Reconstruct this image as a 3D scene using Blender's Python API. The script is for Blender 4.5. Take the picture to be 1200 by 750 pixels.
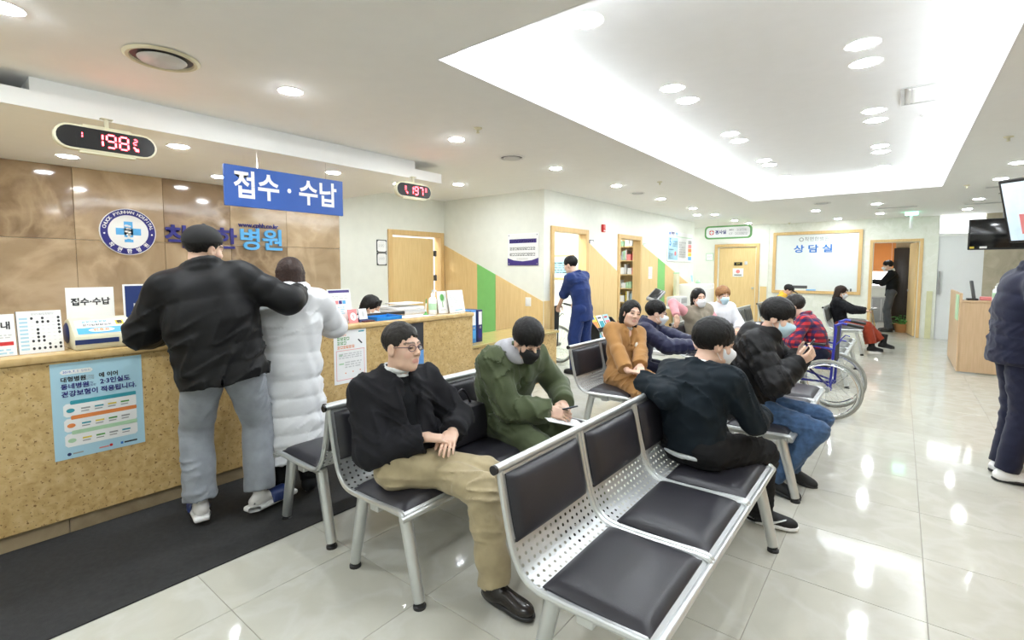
import bpy, bmesh, math, random
import numpy as np
from mathutils import Vector, Matrix
random.seed(7); rng = np.random.default_rng(7)
sc = bpy.context.scene
for o in list(bpy.data.objects): bpy.data.objects.remove(o)
# ---------------------------------------------------------------- camera, world, exposure
YAW, PITCH, FPX, CAMH = math.radians(38.4), math.atan(38/574), 574.0, 1.5
cam = bpy.data.cameras.new('camera'); camo = bpy.data.objects.new('camera', cam)
sc.collection.objects.link(camo); sc.camera = camo
cam.sensor_width = 36; cam.lens = FPX/1200*36; cam.shift_y = -22/1200; cam.clip_start = .05
camo.location = (0, 0, CAMH); camo.rotation_euler = (math.pi/2-PITCH, 0, YAW)
w = bpy.data.worlds.new('world'); sc.world = w; w.use_nodes = True
w.node_tree.nodes['Background'].inputs[0].default_value = (1, .98, .95, 1)
w.node_tree.nodes['Background'].inputs[1].default_value = .3
sc.view_settings.view_transform = 'Standard'; sc.view_settings.look = 'None'
sc.view_settings.exposure = 2.38; sc.view_settings.gamma = 1; sc.view_settings.use_curve_mapping = False
LAMP, COVE = 84.0, 4.4        # emission of the downlight lenses and of the tray's light strips
# ---------------------------------------------------------------- pixel -> place (1200x750 frame)
F0 = np.array([-math.sin(YAW), math.cos(YAW), 0]); RR = np.array([math.cos(YAW), math.sin(YAW), 0]); ZZ = np.array([0, 0, 1.])
FF = F0*math.cos(PITCH)-ZZ*math.sin(PITCH); UU = ZZ*math.cos(PITCH)+F0*math.sin(PITCH)
def ray(x, y): return FF+RR*(x-600)/FPX-UU*(y-353)/FPX
def onz(x, y, z=0): d = ray(x, y); return np.array([0, 0, CAMH])+d*((z-CAMH)/d[2])
def onx(x, y, X): d = ray(x, y); return np.array([0, 0, CAMH])+d*(X/d[0])
def ony(x, y, Y): d = ray(x, y); return np.array([0, 0, CAMH])+d*(Y/d[1])
# ---------------------------------------------------------------- materials
MATS = {}
def mat(name, col, rough=.5, metal=0, emit=0, var=.06, scale=8, bump=0, bscale=60, coat=0, alpha=1, trans=0, spec=.5, sheen=0):
    if name in MATS: return MATS[name]
    m = bpy.data.materials.new(name); m.use_nodes = True; nt = m.node_tree; N = nt.nodes; L = nt.links
    b = N['Principled BSDF']; b.inputs['Roughness'].default_value = rough; b.inputs['Metallic'].default_value = metal
    b.inputs['Coat Weight'].default_value = coat; b.inputs['Coat Roughness'].default_value = .05
    b.inputs['Alpha'].default_value = alpha; b.inputs['Transmission Weight'].default_value = trans
    b.inputs['Specular IOR Level'].default_value = spec; b.inputs['Sheen Weight'].default_value = sheen
    tc = N.new('ShaderNodeTexCoord'); nz = N.new('ShaderNodeTexNoise'); nz.inputs['Scale'].default_value = scale; nz.inputs['Detail'].default_value = 4
    L.new(tc.outputs['Object'], nz.inputs['Vector'])
    r = N.new('ShaderNodeValToRGB'); L.new(nz.outputs['Fac'], r.inputs[0])
    r.color_ramp.elements[0].position = .3; r.color_ramp.elements[1].position = .7
    r.color_ramp.elements[0].color = (*[c*(1-var) for c in col], 1); r.color_ramp.elements[1].color = (*[min(1, c*(1+var)) for c in col], 1)
    L.new(r.outputs[0], b.inputs['Base Color'])
    if emit: L.new(r.outputs[0], b.inputs['Emission Color']); b.inputs['Emission Strength'].default_value = emit
    if bump:
        n2 = N.new('ShaderNodeTexNoise'); n2.inputs['Scale'].default_value = bscale; n2.inputs['Detail'].default_value = 3
        L.new(tc.outputs['Object'], n2.inputs['Vector']); bp = N.new('ShaderNodeBump'); bp.inputs['Strength'].default_value = bump; bp.inputs['Distance'].default_value = .01
        L.new(n2.outputs['Fac'], bp.inputs['Height']); L.new(bp.outputs[0], b.inputs['Normal'])
    MATS[name] = m; return m
def ramp(N, els):
    r = N.new('ShaderNodeValToRGB'); cr = r.color_ramp
    while len(cr.elements) < len(els): cr.elements.new(.5)
    for e, (p, c) in zip(cr.elements, els): e.position = p; e.color = (*c, 1)
    return r
def wood(name, c1, c2, rough=.4, sc_=(1, 1, 1), k=1.0):
    m = bpy.data.materials.new(name); m.use_nodes = True; N = m.node_tree.nodes; L = m.node_tree.links; b = N['Principled BSDF']
    b.inputs['Roughness'].default_value = rough
    tc = N.new('ShaderNodeTexCoord'); mp = N.new('ShaderNodeMapping'); mp.inputs['Scale'].default_value = (18*k, 18*k, 1.2*k)
    L.new(tc.outputs['Object'], mp.inputs[0]); nz = N.new('ShaderNodeTexNoise'); nz.inputs['Scale'].default_value = 3; nz.inputs['Detail'].default_value = 6
    L.new(mp.outputs[0], nz.inputs['Vector']); r = ramp(N, [(.3, c1), (.7, c2)]); L.new(nz.outputs['Fac'], r.inputs[0]); L.new(r.outputs[0], b.inputs['Base Color'])
    MATS[name] = m; return m
def stone(name, cols, scale=6, rough=.2, vein=None, spots=None, dist=1.5, coat=0):
    m = bpy.data.materials.new(name); m.use_nodes = True; N = m.node_tree.nodes; L = m.node_tree.links; b = N['Principled BSDF']
    b.inputs['Roughness'].default_value = rough; b.inputs['Coat Weight'].default_value = coat
    tc = N.new('ShaderNodeTexCoord'); nz = N.new('ShaderNodeTexNoise'); nz.inputs['Scale'].default_value = scale; nz.inputs['Detail'].default_value = 8; nz.inputs['Distortion'].default_value = dist
    L.new(tc.outputs['Object'], nz.inputs['Vector']); r = ramp(N, [(.28+.44*i/(len(cols)-1), c) for i, c in enumerate(cols)]); L.new(nz.outputs['Fac'], r.inputs[0]); out = r.outputs[0]
    def layer(out, fac, col):
        mx = N.new('ShaderNodeMix'); mx.data_type = 'RGBA'; L.new(fac, mx.inputs[0]); L.new(out, mx.inputs[6]); mx.inputs[7].default_value = (*col, 1); return mx.outputs[2]
    if vein:
        n2 = N.new('ShaderNodeTexNoise'); n2.inputs['Scale'].default_value = vein[1]; n2.inputs['Detail'].default_value = 6; n2.inputs['Distortion'].default_value = .6
        L.new(tc.outputs['Object'], n2.inputs['Vector']); rv = ramp(N, [(.44, (0, 0, 0)), (.5, (vein[2],)*3), (.56, (0, 0, 0))]); L.new(n2.outputs['Fac'], rv.inputs[0]); out = layer(out, rv.outputs[0], vein[0])
    if spots:
        n3 = N.new('ShaderNodeTexNoise'); n3.inputs['Scale'].default_value = spots[1]; n3.inputs['Detail'].default_value = 3
        L.new(tc.outputs['Object'], n3.inputs['Vector']); rs = ramp(N, [(spots[2], (0, 0, 0)), (spots[2]+.06, (1, 1, 1))]); L.new(n3.outputs['Fac'], rs.inputs[0]); out = layer(out, rs.outputs[0], spots[0])
    L.new(out, b.inputs['Base Color']); MATS[name] = m; return m
# ---------------------------------------------------------------- mesh helpers
COL = sc.collection
def link(name, me, parent=None, m=None):
    o = bpy.data.objects.new(name, me); COL.objects.link(o)
    if parent is not None: o.parent = parent
    if m is not None and me is not None: me.materials.append(m if not isinstance(m, str) else MATS[m])
    return o
def tag(o, label, cat, group=None):
    o['label'] = label; o['category'] = cat
    if group: o['group'] = group
    return o
def thing(name, label, cat, loc=(0, 0, 0), rotz=0, group=None):
    o = bpy.data.objects.new(name, None); COL.objects.link(o); o.location = loc; o.rotation_euler = (0, 0, rotz); o.empty_display_size = .1
    return tag(o, label, cat, group)
class B:
    def __init__(s): s.v = []; s.f = []
    def add(s, vs, fs):
        n = len(s.v); s.v += [tuple(map(float, v)) for v in vs]; s.f += [tuple(i+n for i in f) for f in fs]; return s
    def box(s, x0, x1, y0, y1, z0, z1):
        return s.add([(x, y, z) for z in (z0, z1) for y in (y0, y1) for x in (x0, x1)], [(0, 2, 3, 1), (4, 5, 7, 6), (0, 1, 5, 4), (2, 6, 7, 3), (0, 4, 6, 2), (1, 3, 7, 5)])
    def cbox(s, c, d): return s.box(c[0]-d[0]/2, c[0]+d[0]/2, c[1]-d[1]/2, c[1]+d[1]/2, c[2]-d[2]/2, c[2]+d[2]/2)
    def tube(s, pts, r, n=8, caps=True, closed=False):
        pts = [Vector(p) for p in pts]; R = r if isinstance(r, (list, tuple)) else [r]*len(pts); k = len(pts); vs = []; prev = None
        for i, p in enumerate(pts):
            if closed: t = (pts[(i+1) % k]-pts[i-1])
            else: t = pts[min(i+1, k-1)]-pts[max(i-1, 0)]
            t.normalize()
            if prev is None: a = t.orthogonal().normalized()
            else: a = (prev-t*prev.dot(t)); a = a.normalized() if a.length > 1e-6 else t.orthogonal().normalized()
            prev = a; b = t.cross(a)
            vs += [p+(a*math.cos(2*math.pi*j/n)+b*math.sin(2*math.pi*j/n))*R[i] for j in range(n)]
        fs = []
        for i in range(k if closed else k-1):
            for j in range(n): fs.append((i*n+j, i*n+(j+1) % n, ((i+1) % k)*n+(j+1) % n, ((i+1) % k)*n+j))
        if caps and not closed: fs += [tuple(range(n))[::-1], tuple((k-1)*n+j for j in range(n))]
        return s.add(vs, fs)
    def lathe(s, prof, n=24, c=(0, 0, 0), axis='z', ring=False):
        vs = []; prof = list(prof)+([prof[0]] if ring else []); k = len(prof)
        for r, h in prof:
            for j in range(n):
                a = 2*math.pi*j/n; x, y = r*math.cos(a), r*math.sin(a)
                vs.append({'z': (c[0]+x, c[1]+y, c[2]+h), 'x': (c[0]+h, c[1]+x, c[2]+y), 'y': (c[0]+y, c[1]+h, c[2]+x)}[axis])
        fs = [(i*n+j, i*n+(j+1) % n, (i+1)*n+(j+1) % n, (i+1)*n+j) for i in range(k-1) for j in range(n)]
        if prof[0][0] > 1e-5 and not ring: fs.append(tuple(range(n))[::-1])
        if prof[-1][0] > 1e-5 and not ring: fs.append(tuple((k-1)*n+j for j in range(n)))
        return s.add(vs, fs)
    def prism(s, poly, a, b, axis='y'):
        # poly of 2D points; extruded along axis from a to b. axis x: (y,z), y: (x,z), z: (x,y)
        mk = {'x': lambda p, t: (t, p[0], p[1]), 'y': lambda p, t: (p[0], t, p[1]), 'z': lambda p, t: (p[0], p[1], t)}[axis]; n = len(poly)
        return s.add([mk(p, a) for p in poly]+[mk(p, b) for p in poly], [tuple(range(n))[::-1], tuple(range(n, 2*n))]+[(i, (i+1) % n, n+(i+1) % n, n+i) for i in range(n)])
    def xf(s, M, start=0):
        for i in range(start, len(s.v)): s.v[i] = tuple(M @ Vector(s.v[i]))
        return s
    def mesh(s, name, bev=0, smooth=False, seg=2):
        me = bpy.data.meshes.new(name); bm = bmesh.new(); vs = [bm.verts.new(v) for v in s.v]
        for f in s.f:
            try: bm.faces.new([vs[i] for i in f])
            except ValueError: pass
        bmesh.ops.recalc_face_normals(bm, faces=bm.faces)
        if bev: bmesh.ops.bevel(bm, geom=[e for e in bm.edges if len(e.link_faces) == 2 and e.calc_face_angle(0) > .5], offset=bev, segments=seg, affect='EDGES', profile=.5, clamp_overlap=True)
        bm.to_mesh(me); bm.free()
        if smooth:
            me.polygons.foreach_set('use_smooth', [True]*len(me.polygons))
            try: me.set_sharp_from_angle(angle=.7)
            except Exception: pass
        return me
    def go(s, name, m, parent=None, bev=0, smooth=False, seg=2): return link(name, s.mesh(name, bev, smooth, seg), parent, m)
def struct(o): o['kind'] = 'structure'; return o
def rbox(name, m, parent, c, d, bev=.01, rotz=0, seg=2, smooth=True):
    b = B().cbox((0, 0, 0), d); o = b.go(name, m, parent, bev, smooth, seg); o.location = c; o.rotation_euler = (0, 0, rotz); return o
def copy_tree(o, parent=None):
    c = o.copy(); COL.objects.link(c)
    if parent is not None: c.parent = parent
    for ch in list(o.children): copy_tree(ch, c)
    return c
TXT = {}
def text(s, size, m, parent, loc, ux, uy, bold=0, depth=.002, align='CENTER', name='lettering', width=None):
    """flat lettering: ux = reading direction, uy = up"""
    key = (s, bold, align, depth/size)
    if key not in TXT:
        cu = bpy.data.curves.new('text', 'FONT'); cu.body = s; cu.size = 1; cu.align_x = align; cu.align_y = 'CENTER'; cu.extrude = depth/size/2; cu.offset = bold; cu.resolution_u = 3
        ob = bpy.data.objects.new('text', cu); COL.objects.link(ob); dg = bpy.context.evaluated_depsgraph_get()
        TXT[key] = bpy.data.meshes.new_from_object(ob.evaluated_get(dg)); bpy.data.objects.remove(ob)
    me = TXT[key].copy(); me.materials.clear(); o = link(name, me, parent, m)
    ux = Vector(ux).normalized(); uy = Vector(uy).normalized(); uz = ux.cross(uy); sx = size
    if width:
        xs = [v.co.x for v in me.vertices]; sx = width/max(1e-6, max(xs)-min(xs))
    M = Matrix((ux, uy, uz)).transposed().to_4x4(); M = M @ Matrix.Diagonal((sx, size, size, 1)); me.transform(M); o.location = loc
    return o
# ================================================================ the setting
def W(o):
    o.matrix_parent_inverse = o.parent.matrix_basis.inverted(); return o
ZC = 2.62
mat('cream', (.82, .83, .755), .75, var=.02, bump=.03, bscale=200); mat('ceiling_white', (.93, .93, .92), .85, var=.01); mat('tray_white', (.9, .9, .91), .85, var=.01)
mat('white', (.85, .85, .84), .5, var=.01); mat('white_gloss', (.86, .87, .88), .2, var=.01); mat('paper', (.88, .88, .87), .7, var=.015)
wood('oak', (.74, .52, .235), (.83, .61, .30), .38); wood('oak_frame', (.66, .43, .18), (.75, .51, .23), .35); wood('oak_desk', (.56, .38, .22), (.63, .44, .27), .4)
wood('walnut', (.028, .016, .012), (.045, .027, .02), .35); wood('blind_wood', (.55, .25, .07), (.66, .33, .11), .4)
mat('green_panel', (.22, .58, .17), .4, var=.03)
stone('marble_tan', [(.33, .225, .13), (.43, .31, .185), (.52, .39, .25)], 2.2, .1, vein=((.66, .50, .33), 1.3, .45), coat=.3)
stone('marble_brown', [(.21, .135, .075), (.28, .19, .11), (.36, .25, .15)], 2.2, .1, vein=((.52, .38, .23), 1.8, .5), coat=.3)
stone('counter_stone', [(.47, .30, .11), (.58, .40, .17), (.66, .49, .24)], 26, .28, spots=((.22, .12, .035), 60, .615), dist=.6)
stone('counter_top', [(.50, .33, .13), (.62, .43, .19), (.68, .50, .25)], 5, .12, dist=2)
stone('kick_stone', [(.33, .25, .15), (.40, .31, .19), (.46, .36, .23)], 5, .3)
stone('wall_stone', [(.76, .77, .68), (.80, .81, .72), (.84, .85, .77)], 3.5, .35, vein=((.88, .88, .82), 4, .6))
stone('desk_wall_stone', [(.42, .37, .27), (.50, .44, .33), (.57, .51, .39)], 3.2, .2, vein=((.60, .54, .42), 1.6, .3))
m_tile = stone('floor_tile', [(.49, .48, .41), (.52, .51, .44), (.55, .54, .475)], 3.0, .07, vein=((.59, .585, .54), 2.2, .5))
m_tile.node_tree.nodes['Principled BSDF'].inputs['Specular IOR Level'].default_value = .25
mat('grout', (.33, .31, .27), .9); mat('mat_black', (.022, .022, .023), .9, bump=.25, bscale=350, var=.2, scale=40)
mat('silver', (.62, .64, .64), .34, metal=.75, var=.03); mat('chrome', (.75, .76, .77), .12, metal=1); mat('perforated_metal', (.60, .62, .63), .38, metal=.6, var=.02)
mat('leather', (.022, .021, .027), .38, bump=.08, bscale=350, var=.15); mat('grey_leather', (.075, .08, .078), .4, bump=.08, bscale=300)
mat('black_plastic', (.012, .012, .013), .35); mat('dark_grey', (.08, .08, .085), .5); mat('grey', (.35, .35, .35), .5); mat('light_grey', (.6, .6, .6), .45)
mat('beige_plastic', (.72, .68, .50), .4); mat('navy_plastic', (.025, .045, .16), .35); mat('sign_blue', (.022, .095, .40), .45, var=.03)
mat('deep_blue', (.022, .02, .20), .4); mat('letter_blue', (.02, .17, .58), .4); mat('sky_blue', (.10, .42, .80), .4); mat('purple', (.05, .03, .20), .45)
mat('red', (.65, .03, .03), .45); mat('orange', (.80, .25, .06), .5); mat('yellow', (.80, .62, .08), .5); mat('teal', (.04, .34, .42), .5); mat('leaf_green', (.09, .33, .07), .5, var=.25, scale=20)
mat('pale_blue', (.42, .66, .78), .6, var=.02); mat('ink', (.03, .03, .035), .6); mat('pink', (.80, .25, .25), .5); mat('pale_green', (.45, .68, .45), .5)
mat('led_red', (1, .03, .04), .4, emit=7); mat('led_off', (.035, .008, .01), .4); mat('lamp_lens', (.90, .96, 1), .4, emit=LAMP, var=0); mat('tray_lens', (.90, .95, 1), .4, emit=LAMP*.26, var=0); mat('far_lens', (.90, .96, 1), .4, emit=LAMP*.62, var=0); mat('aisle_lens', (.90, .96, 1), .4, emit=LAMP*.36, var=0); mat('cove_strip', (.88, .94, 1), .4, emit=COVE); mat('soft_lens', (1, .99, .97), .4, emit=14)
mat('glass', (.9, .95, .95), .03, trans=1, var=0); mat('frosted', (.78, .82, .82), .35, var=.01); mat('exit_green', (.2, 1, .6), .4, emit=2.2)
mat('blue_tube', (.03, .035, .36), .3); mat('tyre', (.34, .34, .30), .7); mat('terracotta', (.45, .22, .08), .7); mat('window_light', (1, 1, .97), .5, emit=1.1)

def wall_x(name, X, th, y0, y1, z0, z1, holes, m):
    """wall in a plane of constant X (thickness th), with rectangular openings (y0,y1,z0,z1)"""
    b = B(); ys = sorted({y0, y1, *[h[0] for h in holes], *[h[1] for h in holes]}); zs = sorted({z0, z1, *[h[2] for h in holes], *[h[3] for h in holes]})
    for i in range(len(ys)-1):
        for j in range(len(zs)-1):
            cy, cz = (ys[i]+ys[i+1])/2, (zs[j]+zs[j+1])/2
            if not any(h[0] < cy < h[1] and h[2] < cz < h[3] for h in holes): b.box(X, X+th, ys[i], ys[i+1], zs[j], zs[j+1])
    return struct(b.go(name, m))
def wall_y(name, Y, th, x0, x1, z0, z1, holes, m):
    o = wall_x(name, Y, th, x0, x1, z0, z1, holes, m); me = o.data
    for v in me.vertices: v.co = (v.co.y, v.co.x, v.co.z)
    me.flip_normals(); return o
XL, YB, YF, XR = -6.0, -2.6, 13.8, 3.2
# floor: one slab of grout with each 60 cm tile its own piece
floor = struct(B().box(XL-.15, XR+.15, YB-.1, 18.2, -.12, -.0025).go('floor', 'grout'))
tile_me = B().box(-.2985, .2985, -.2985, .2985, -.01, 0).mesh('tile', .0012, seg=1); tile_me.materials.append(m_tile)
rest = B(); ntile = 0
for i in range(-11, 6):
    for j in range(-5, 30):
        cx, cy = .45+.6*i, .55+.6*j
        near = (-3.7 < cx < 1.2 and .2 < cy < 9.4)
        if near and cx > .9 and cy < 5.5: near = False
        if near:
            t = link('tile', tile_me, floor); t.location = (cx, cy, 0); t.rotation_euler = (0, 0, random.choice((0, 1, 2, 3))*math.pi/2); ntile += 1
        else: rest.box(cx-.2985, cx+.2985, cy-.2985, cy+.2985, -.01, 0)
r_ = rest.go('tile_field', m_tile, floor); r_['kind'] = 'stuff'
# ceiling: slab with the lit tray
TX0, TX1, TY0, TY1 = -2.0, .40, 1.87, 8.92; ZR = 2.86
b = B()
for x0, x1, y0, y1 in ((XL-.15, TX0, YB-.1, 18.2), (TX1, XR+.15, YB-.1, 18.2), (TX0, TX1, YB-.1, TY0), (TX0, TX1, TY1, 18.2)): b.box(x0, x1, y0, y1, ZC, ZC+.06)
ceiling = struct(b.go('ceiling', 'ceiling_white'))
G = .22
b = B().box(TX0-G, TX1+G, TY0-G, TY1+G, ZR, ZR+.05)
b.box(TX0-G-.03, TX0-G, TY0-G, TY1+G, ZC+.06, ZR).box(TX1+G, TX1+G+.03, TY0-G, TY1+G, ZC+.06, ZR).box(TX0-G, TX1+G, TY0-G-.03, TY0-G, ZC+.06, ZR).box(TX0-G, TX1+G, TY1+G, TY1+G+.03, ZC+.06, ZR)
b.go('tray_ceiling', 'tray_white', ceiling)
b = B().box(TX0-.004, TX0+.008, TY0, TY1, ZC-.001, ZC+.085).box(TX1-.008, TX1+.004, TY0, TY1, ZC-.001, ZC+.085).box(TX0+.008, TX1-.008, TY0-.004, TY0+.008, ZC-.001, ZC+.085).box(TX0+.008, TX1-.008, TY1-.008, TY1+.004, ZC-.001, ZC+.085)
b.go('tray_lip', 'tray_white', ceiling)
for x0, x1, y0, y1, wh in ((TX0-.14, TX0-.09, TY0, TY1, 'counter'), (TX1+.09, TX1+.14, TY0, TY1, 'aisle'), (TX0, TX1, TY0-.14, TY0-.09, 'entrance'), (TX0, TX1, TY1+.09, TY1+.14, 'glass board')):
    tag(B().box(x0, x1, y0, y1, ZC+.0605, ZC+.085).go('light_strip', 'cove_strip'), 'white light strip hidden in the ceiling tray along its %s edge' % wh, 'light strip', 'light strips of the ceiling tray')
# lowered soffit over the reception counter
SX, SY1 = -3.98, 3.78
sof = struct(B().box(XL, SX, YB, SY1, 2.43, 2.53).go('soffit', 'ceiling_white'))
B().box(XL, SX-.05, .55, 3.45, 2.53, ZC).go('soffit_riser', 'ceiling_white', sof)
# walls
D_ = (4.66, 5.66, 0, 2.02)
wl = wall_x('wall_left', XL-.12, .12, YB, 5.75, 0, ZC, [D_], 'cream')
wn = wall_y('wall_niche', 5.75, .1, XL, -3.98, 0, ZC, [], 'cream')
ws = wall_x('wall_side', -4.08, .1, 5.85, 12.05, 0, ZC, [(5.97, 6.92, 0, 2.05), (8.12, 8.98, 0, 2.05)], 'cream')
wall_y('wall_recess', 12.05, .1, -6.1, -3.98, 0, ZC, [], 'cream')
wf = wall_y('wall_far', YF, .12, -6.1, .60, 0, ZC, [(-3.84, -2.94, 0, 2.06), (-.50, .29, 0, 2.08)], 'wall_stone')
wall_x('wall_recess_end', -6.1, .1, 12.15, YF, 0, ZC, [], 'cream')
wall_y('wall_back', YB-.1, .1, XL-.1, XR+.1, 0, ZC, [], 'cream')
wall_x('wall_right', XR, .12, YB, 15, 0, ZC, [], 'cream')
wall_y('wall_desk', YF, .12, 1.31, XR, 0, ZC, [], 'desk_wall_stone')
B().box(-6.1, -3.96, YF-.012, YF-.0005, 0, ZC).box(-2.82, -2.64, YF-.012, YF-.0005, 0, ZC).box(-3.96, -2.82, YF-.012, YF-.0005, 2.17, ZC).go('plaster', 'cream', wf)
# rooms behind the doors
wall_x('wall_store', -6.1, .1, 5.85, 9.9, 0, ZC, [], 'cream'); wall_y('wall_store_partition', 7.72, .08, -6.0, -4.08, 0, ZC, [], 'cream')
wall_x('wall_behind_door', -7.3, .1, 3.9, 6.4, 0, ZC, [], 'white')
wall_x('wall_consult_left', -2.0, .1, 13.92, 17.6, 0, ZC, [], 'cream'); wall_x('wall_consult_right', .75, .1, 13.92, 17.6, 0, ZC, [], 'cream')
wall_y('wall_consult_far', 17.6, .1, -2.0, .85, 0, ZC, [(-1.45, .05, .95, 2.3)], 'cream')
# marble cladding behind the counter: each slab a piece of the wall
ys = [-2.6, -1.9, -1.2, -.5, .36, 1.06, 1.76, 2.40, 3.05, SY1]
for j, (z0, z1) in enumerate(((.0, .62), (.62, 1.77), (1.77, 2.43))):
    for i in range(len(ys)-1):
        m = 'marble_brown' if (j == 2 and i in (1, 3, 4, 6)) or (j == 1 and i in (2, 7)) else 'marble_tan'
        B().box(XL, XL+.03+.0015*((i+j) % 2), ys[i]+.0015, ys[i+1]-.0015, z0+.0015, z1-.0015).go('marble_slab', m, wl, .002, seg=1)
# wood cladding with sloping top and green stripe
def panels_y(b0, segs, zt):     # niche wall, in X
    for x0, x1, m in segs: B().prism([(x0+.002, 0), (x1-.002, 0), (x1-.002, zt(x1)), (x0+.002, zt(x0))], 5.735, 5.749, 'y').go('wood_panel' if m == 'oak' else 'green_panel', m, wn)
panels_y(wn, [(-5.99, -5.25, 'oak'), (-5.25, -4.87, 'green_panel'), (-4.87, -4.40, 'oak'), (-4.40, -3.985, 'oak')], lambda x: 1.895-(x+6.0)*.428)
def panels_x(segs, zt):
    for y0, y1, m in segs: B().prism([(y0+.002, 0), (y1-.002, 0), (y1-.002, zt(y1)), (y0+.002, zt(y0))], -3.979, -3.965, 'x').go('wood_panel' if m == 'oak' else 'green_panel', m, ws)
panels_x([(5.752, 5.90, 'oak')], lambda y: 1.04); panels_x([(6.99, 7.53, 'oak'), (7.53, 8.04, 'oak')], lambda y: 1.92-(y-7.0)*.45)
panels_x([(9.06, 9.45, 'oak'), (9.45, 9.88, 'oak'), (9.88, 10.28, 'green_panel'), (10.28, 11.1, 'oak'), (11.1, 12.04, 'oak')], lambda y: 1.96-(y-9.1)*.30)
for x0, x1 in ((-5.9, -4.9), (-4.9, -3.96), (-2.82, -2.66)): B().box(x0+.002, x1-.002, YF-.026, YF-.0125, 0, 1.05).go('wood_panel', 'oak', wf)
B().box(.595, .605, YF-.012, YF-.0005, 0, ZC).go('corner_strip', 'cream', wf); B().box(.45, .55, YF-.012, YF-.0005, 0, 1.02).go('corner_guard', mat('guard', (.70, .68, .42), .5), wf)
# doors
def frame_x(n, X, y0, y1, z1, wd=.075, dp=.16, m='oak_frame', x_in=None):
    b = B().box(X-dp+.03, X+.03, y0, y0+wd, 0, z1).box(X-dp+.03, X+.03, y1-wd, y1, 0, z1).box(X-dp+.03, X+.03, y0+wd, y1-wd, z1-wd, z1)
    return struct(b.go('door_%d' % n, m, None, .004, seg=1))
def frame_y(n, Y, x0, x1, z1, wd=.075, dp=.18, m='oak_frame'):
    b = B().box(x0, x0+wd, Y-.03, Y+dp-.03, 0, z1).box(x1-wd, x1, Y-.03, Y+dp-.03, 0, z1).box(x0+wd, x1-wd, Y-.03, Y+dp-.03, z1-wd, z1)
    return struct(b.go('door_%d' % n, m, None, .004, seg=1))
d1 = frame_x(1, XL, 4.59, 5.72, 2.09)
lf = B().box(-.04, 0, -.80, 0, .01, 1.985).go('door_leaf', 'oak', d1, .003, seg=1); lf.location = (XL-.02, 5.52, 0); lf.rotation_euler = (0, 0, math.radians(-2.0))
for z in (.4, 1.35, 1.75): B().tube([(XL-.035, 5.575, z-.05), (XL-.035, 5.575, z+.05)], .012).box(XL-.05, XL-.03, 5.53, 5.6, z-.045, z+.045).go('hinge', 'dark_grey', d1)
d2 = frame_x(2, -3.98, 5.91, 6.98, 2.12); d3 = frame_x(3, -3.98, 8.05, 9.05, 2.12)
d4 = frame_y(4, YF, -3.95, -2.85, 2.15)
B().box(-3.875, -2.925, YF+.02, YF+.06, .01, 2.07).go('door_leaf', 'oak', d4, .003, seg=1)
B().lathe([(.0, -.045), (.022, -.045), (.03, -.03), (.022, -.01), (.012, 0), (.012, .05)], 12, (-2.99, YF-.0, 1.0), 'y').go('door_knob', 'silver', d4, smooth=True)
rbox('plate', 'black_plastic', d4, (-3.36, YF+.014, 1.63), (.20, .012, .085), .003); rbox('plate', 'paper', d4, (-3.36, YF+.014, 1.40), (.26, .008, .22), .002); rbox('plate', 'light_grey', d4, (-3.17, YF+.014, 1.65), (.07, .008, .09), .002)
B().lathe([(.0, 0), (.05, 0), (.05, .002), (0, .002)], 20, (-3.36, YF+.006, 1.43), 'y').go('mark', 'pink', d4); B().box(-3.45, -3.27, YF+.0055, YF+.007, 1.33, 1.35).go('print', 'ink', d4); text('CT', .06, 'yellow', d4, (-3.36, YF+.005, 1.63), (1, 0, 0), (0, 0, 1))
d5 = frame_y(5, YF, -.57, .36, 2.15, .06)
lf = B().box(-.04, 0, 0, .78, .01, 2.08).go('door_leaf', 'oak', d5, .003, seg=1); lf.location = (.29, YF+.16, 0); lf.rotation_euler = (0, 0, math.radians(8))
B().lathe([(0, -.07), (.025, -.065), (.03, -.05), (.02, -.035), (.012, -.03), (.012, 0)], 12, (.20, YF+.88, 1.0), 'x').go('door_knob', 'silver', d5, smooth=True)
# white sliding door beyond the far wall, glowing panel above it stands in for the lit zone
d6 = struct(B().box(.61, 1.31, YF+.02, YF+.06, 0, 2.18).go('door_6', 'white_gloss')); B().box(.63, .66, YF-.03, YF+.02, .95, 1.45).go('door_handle', 'grey', d6, .006)
struct(B().box(.55, 1.36, YF+1.2, YF+1.25, 0, ZC).go('wall_passage', 'white')); struct(B().box(.605, 1.31, YF-.02, YF+.08, 2.18, 2.24).go('trim_1', 'white')); tag(B().box(.61, 1.305, YF+.05, YF+.07, 2.25, ZC-.005).go('lit_zone_panel', mat('lit_zone_glow', (.95, .98, 1), .4, emit=.55, var=0)), 'glowing white panel standing in for the lit zone above the white sliding door', 'light')
wall_y('wall_behind_far', 18.1, .1, -6.1, XR, 0, ZC, [], 'white')
for x in (.55, 1.31): struct(B().box(x, x+.05, YF+.12, YF+1.2, 0, ZC).go('wall_passage_side', 'white'))
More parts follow.
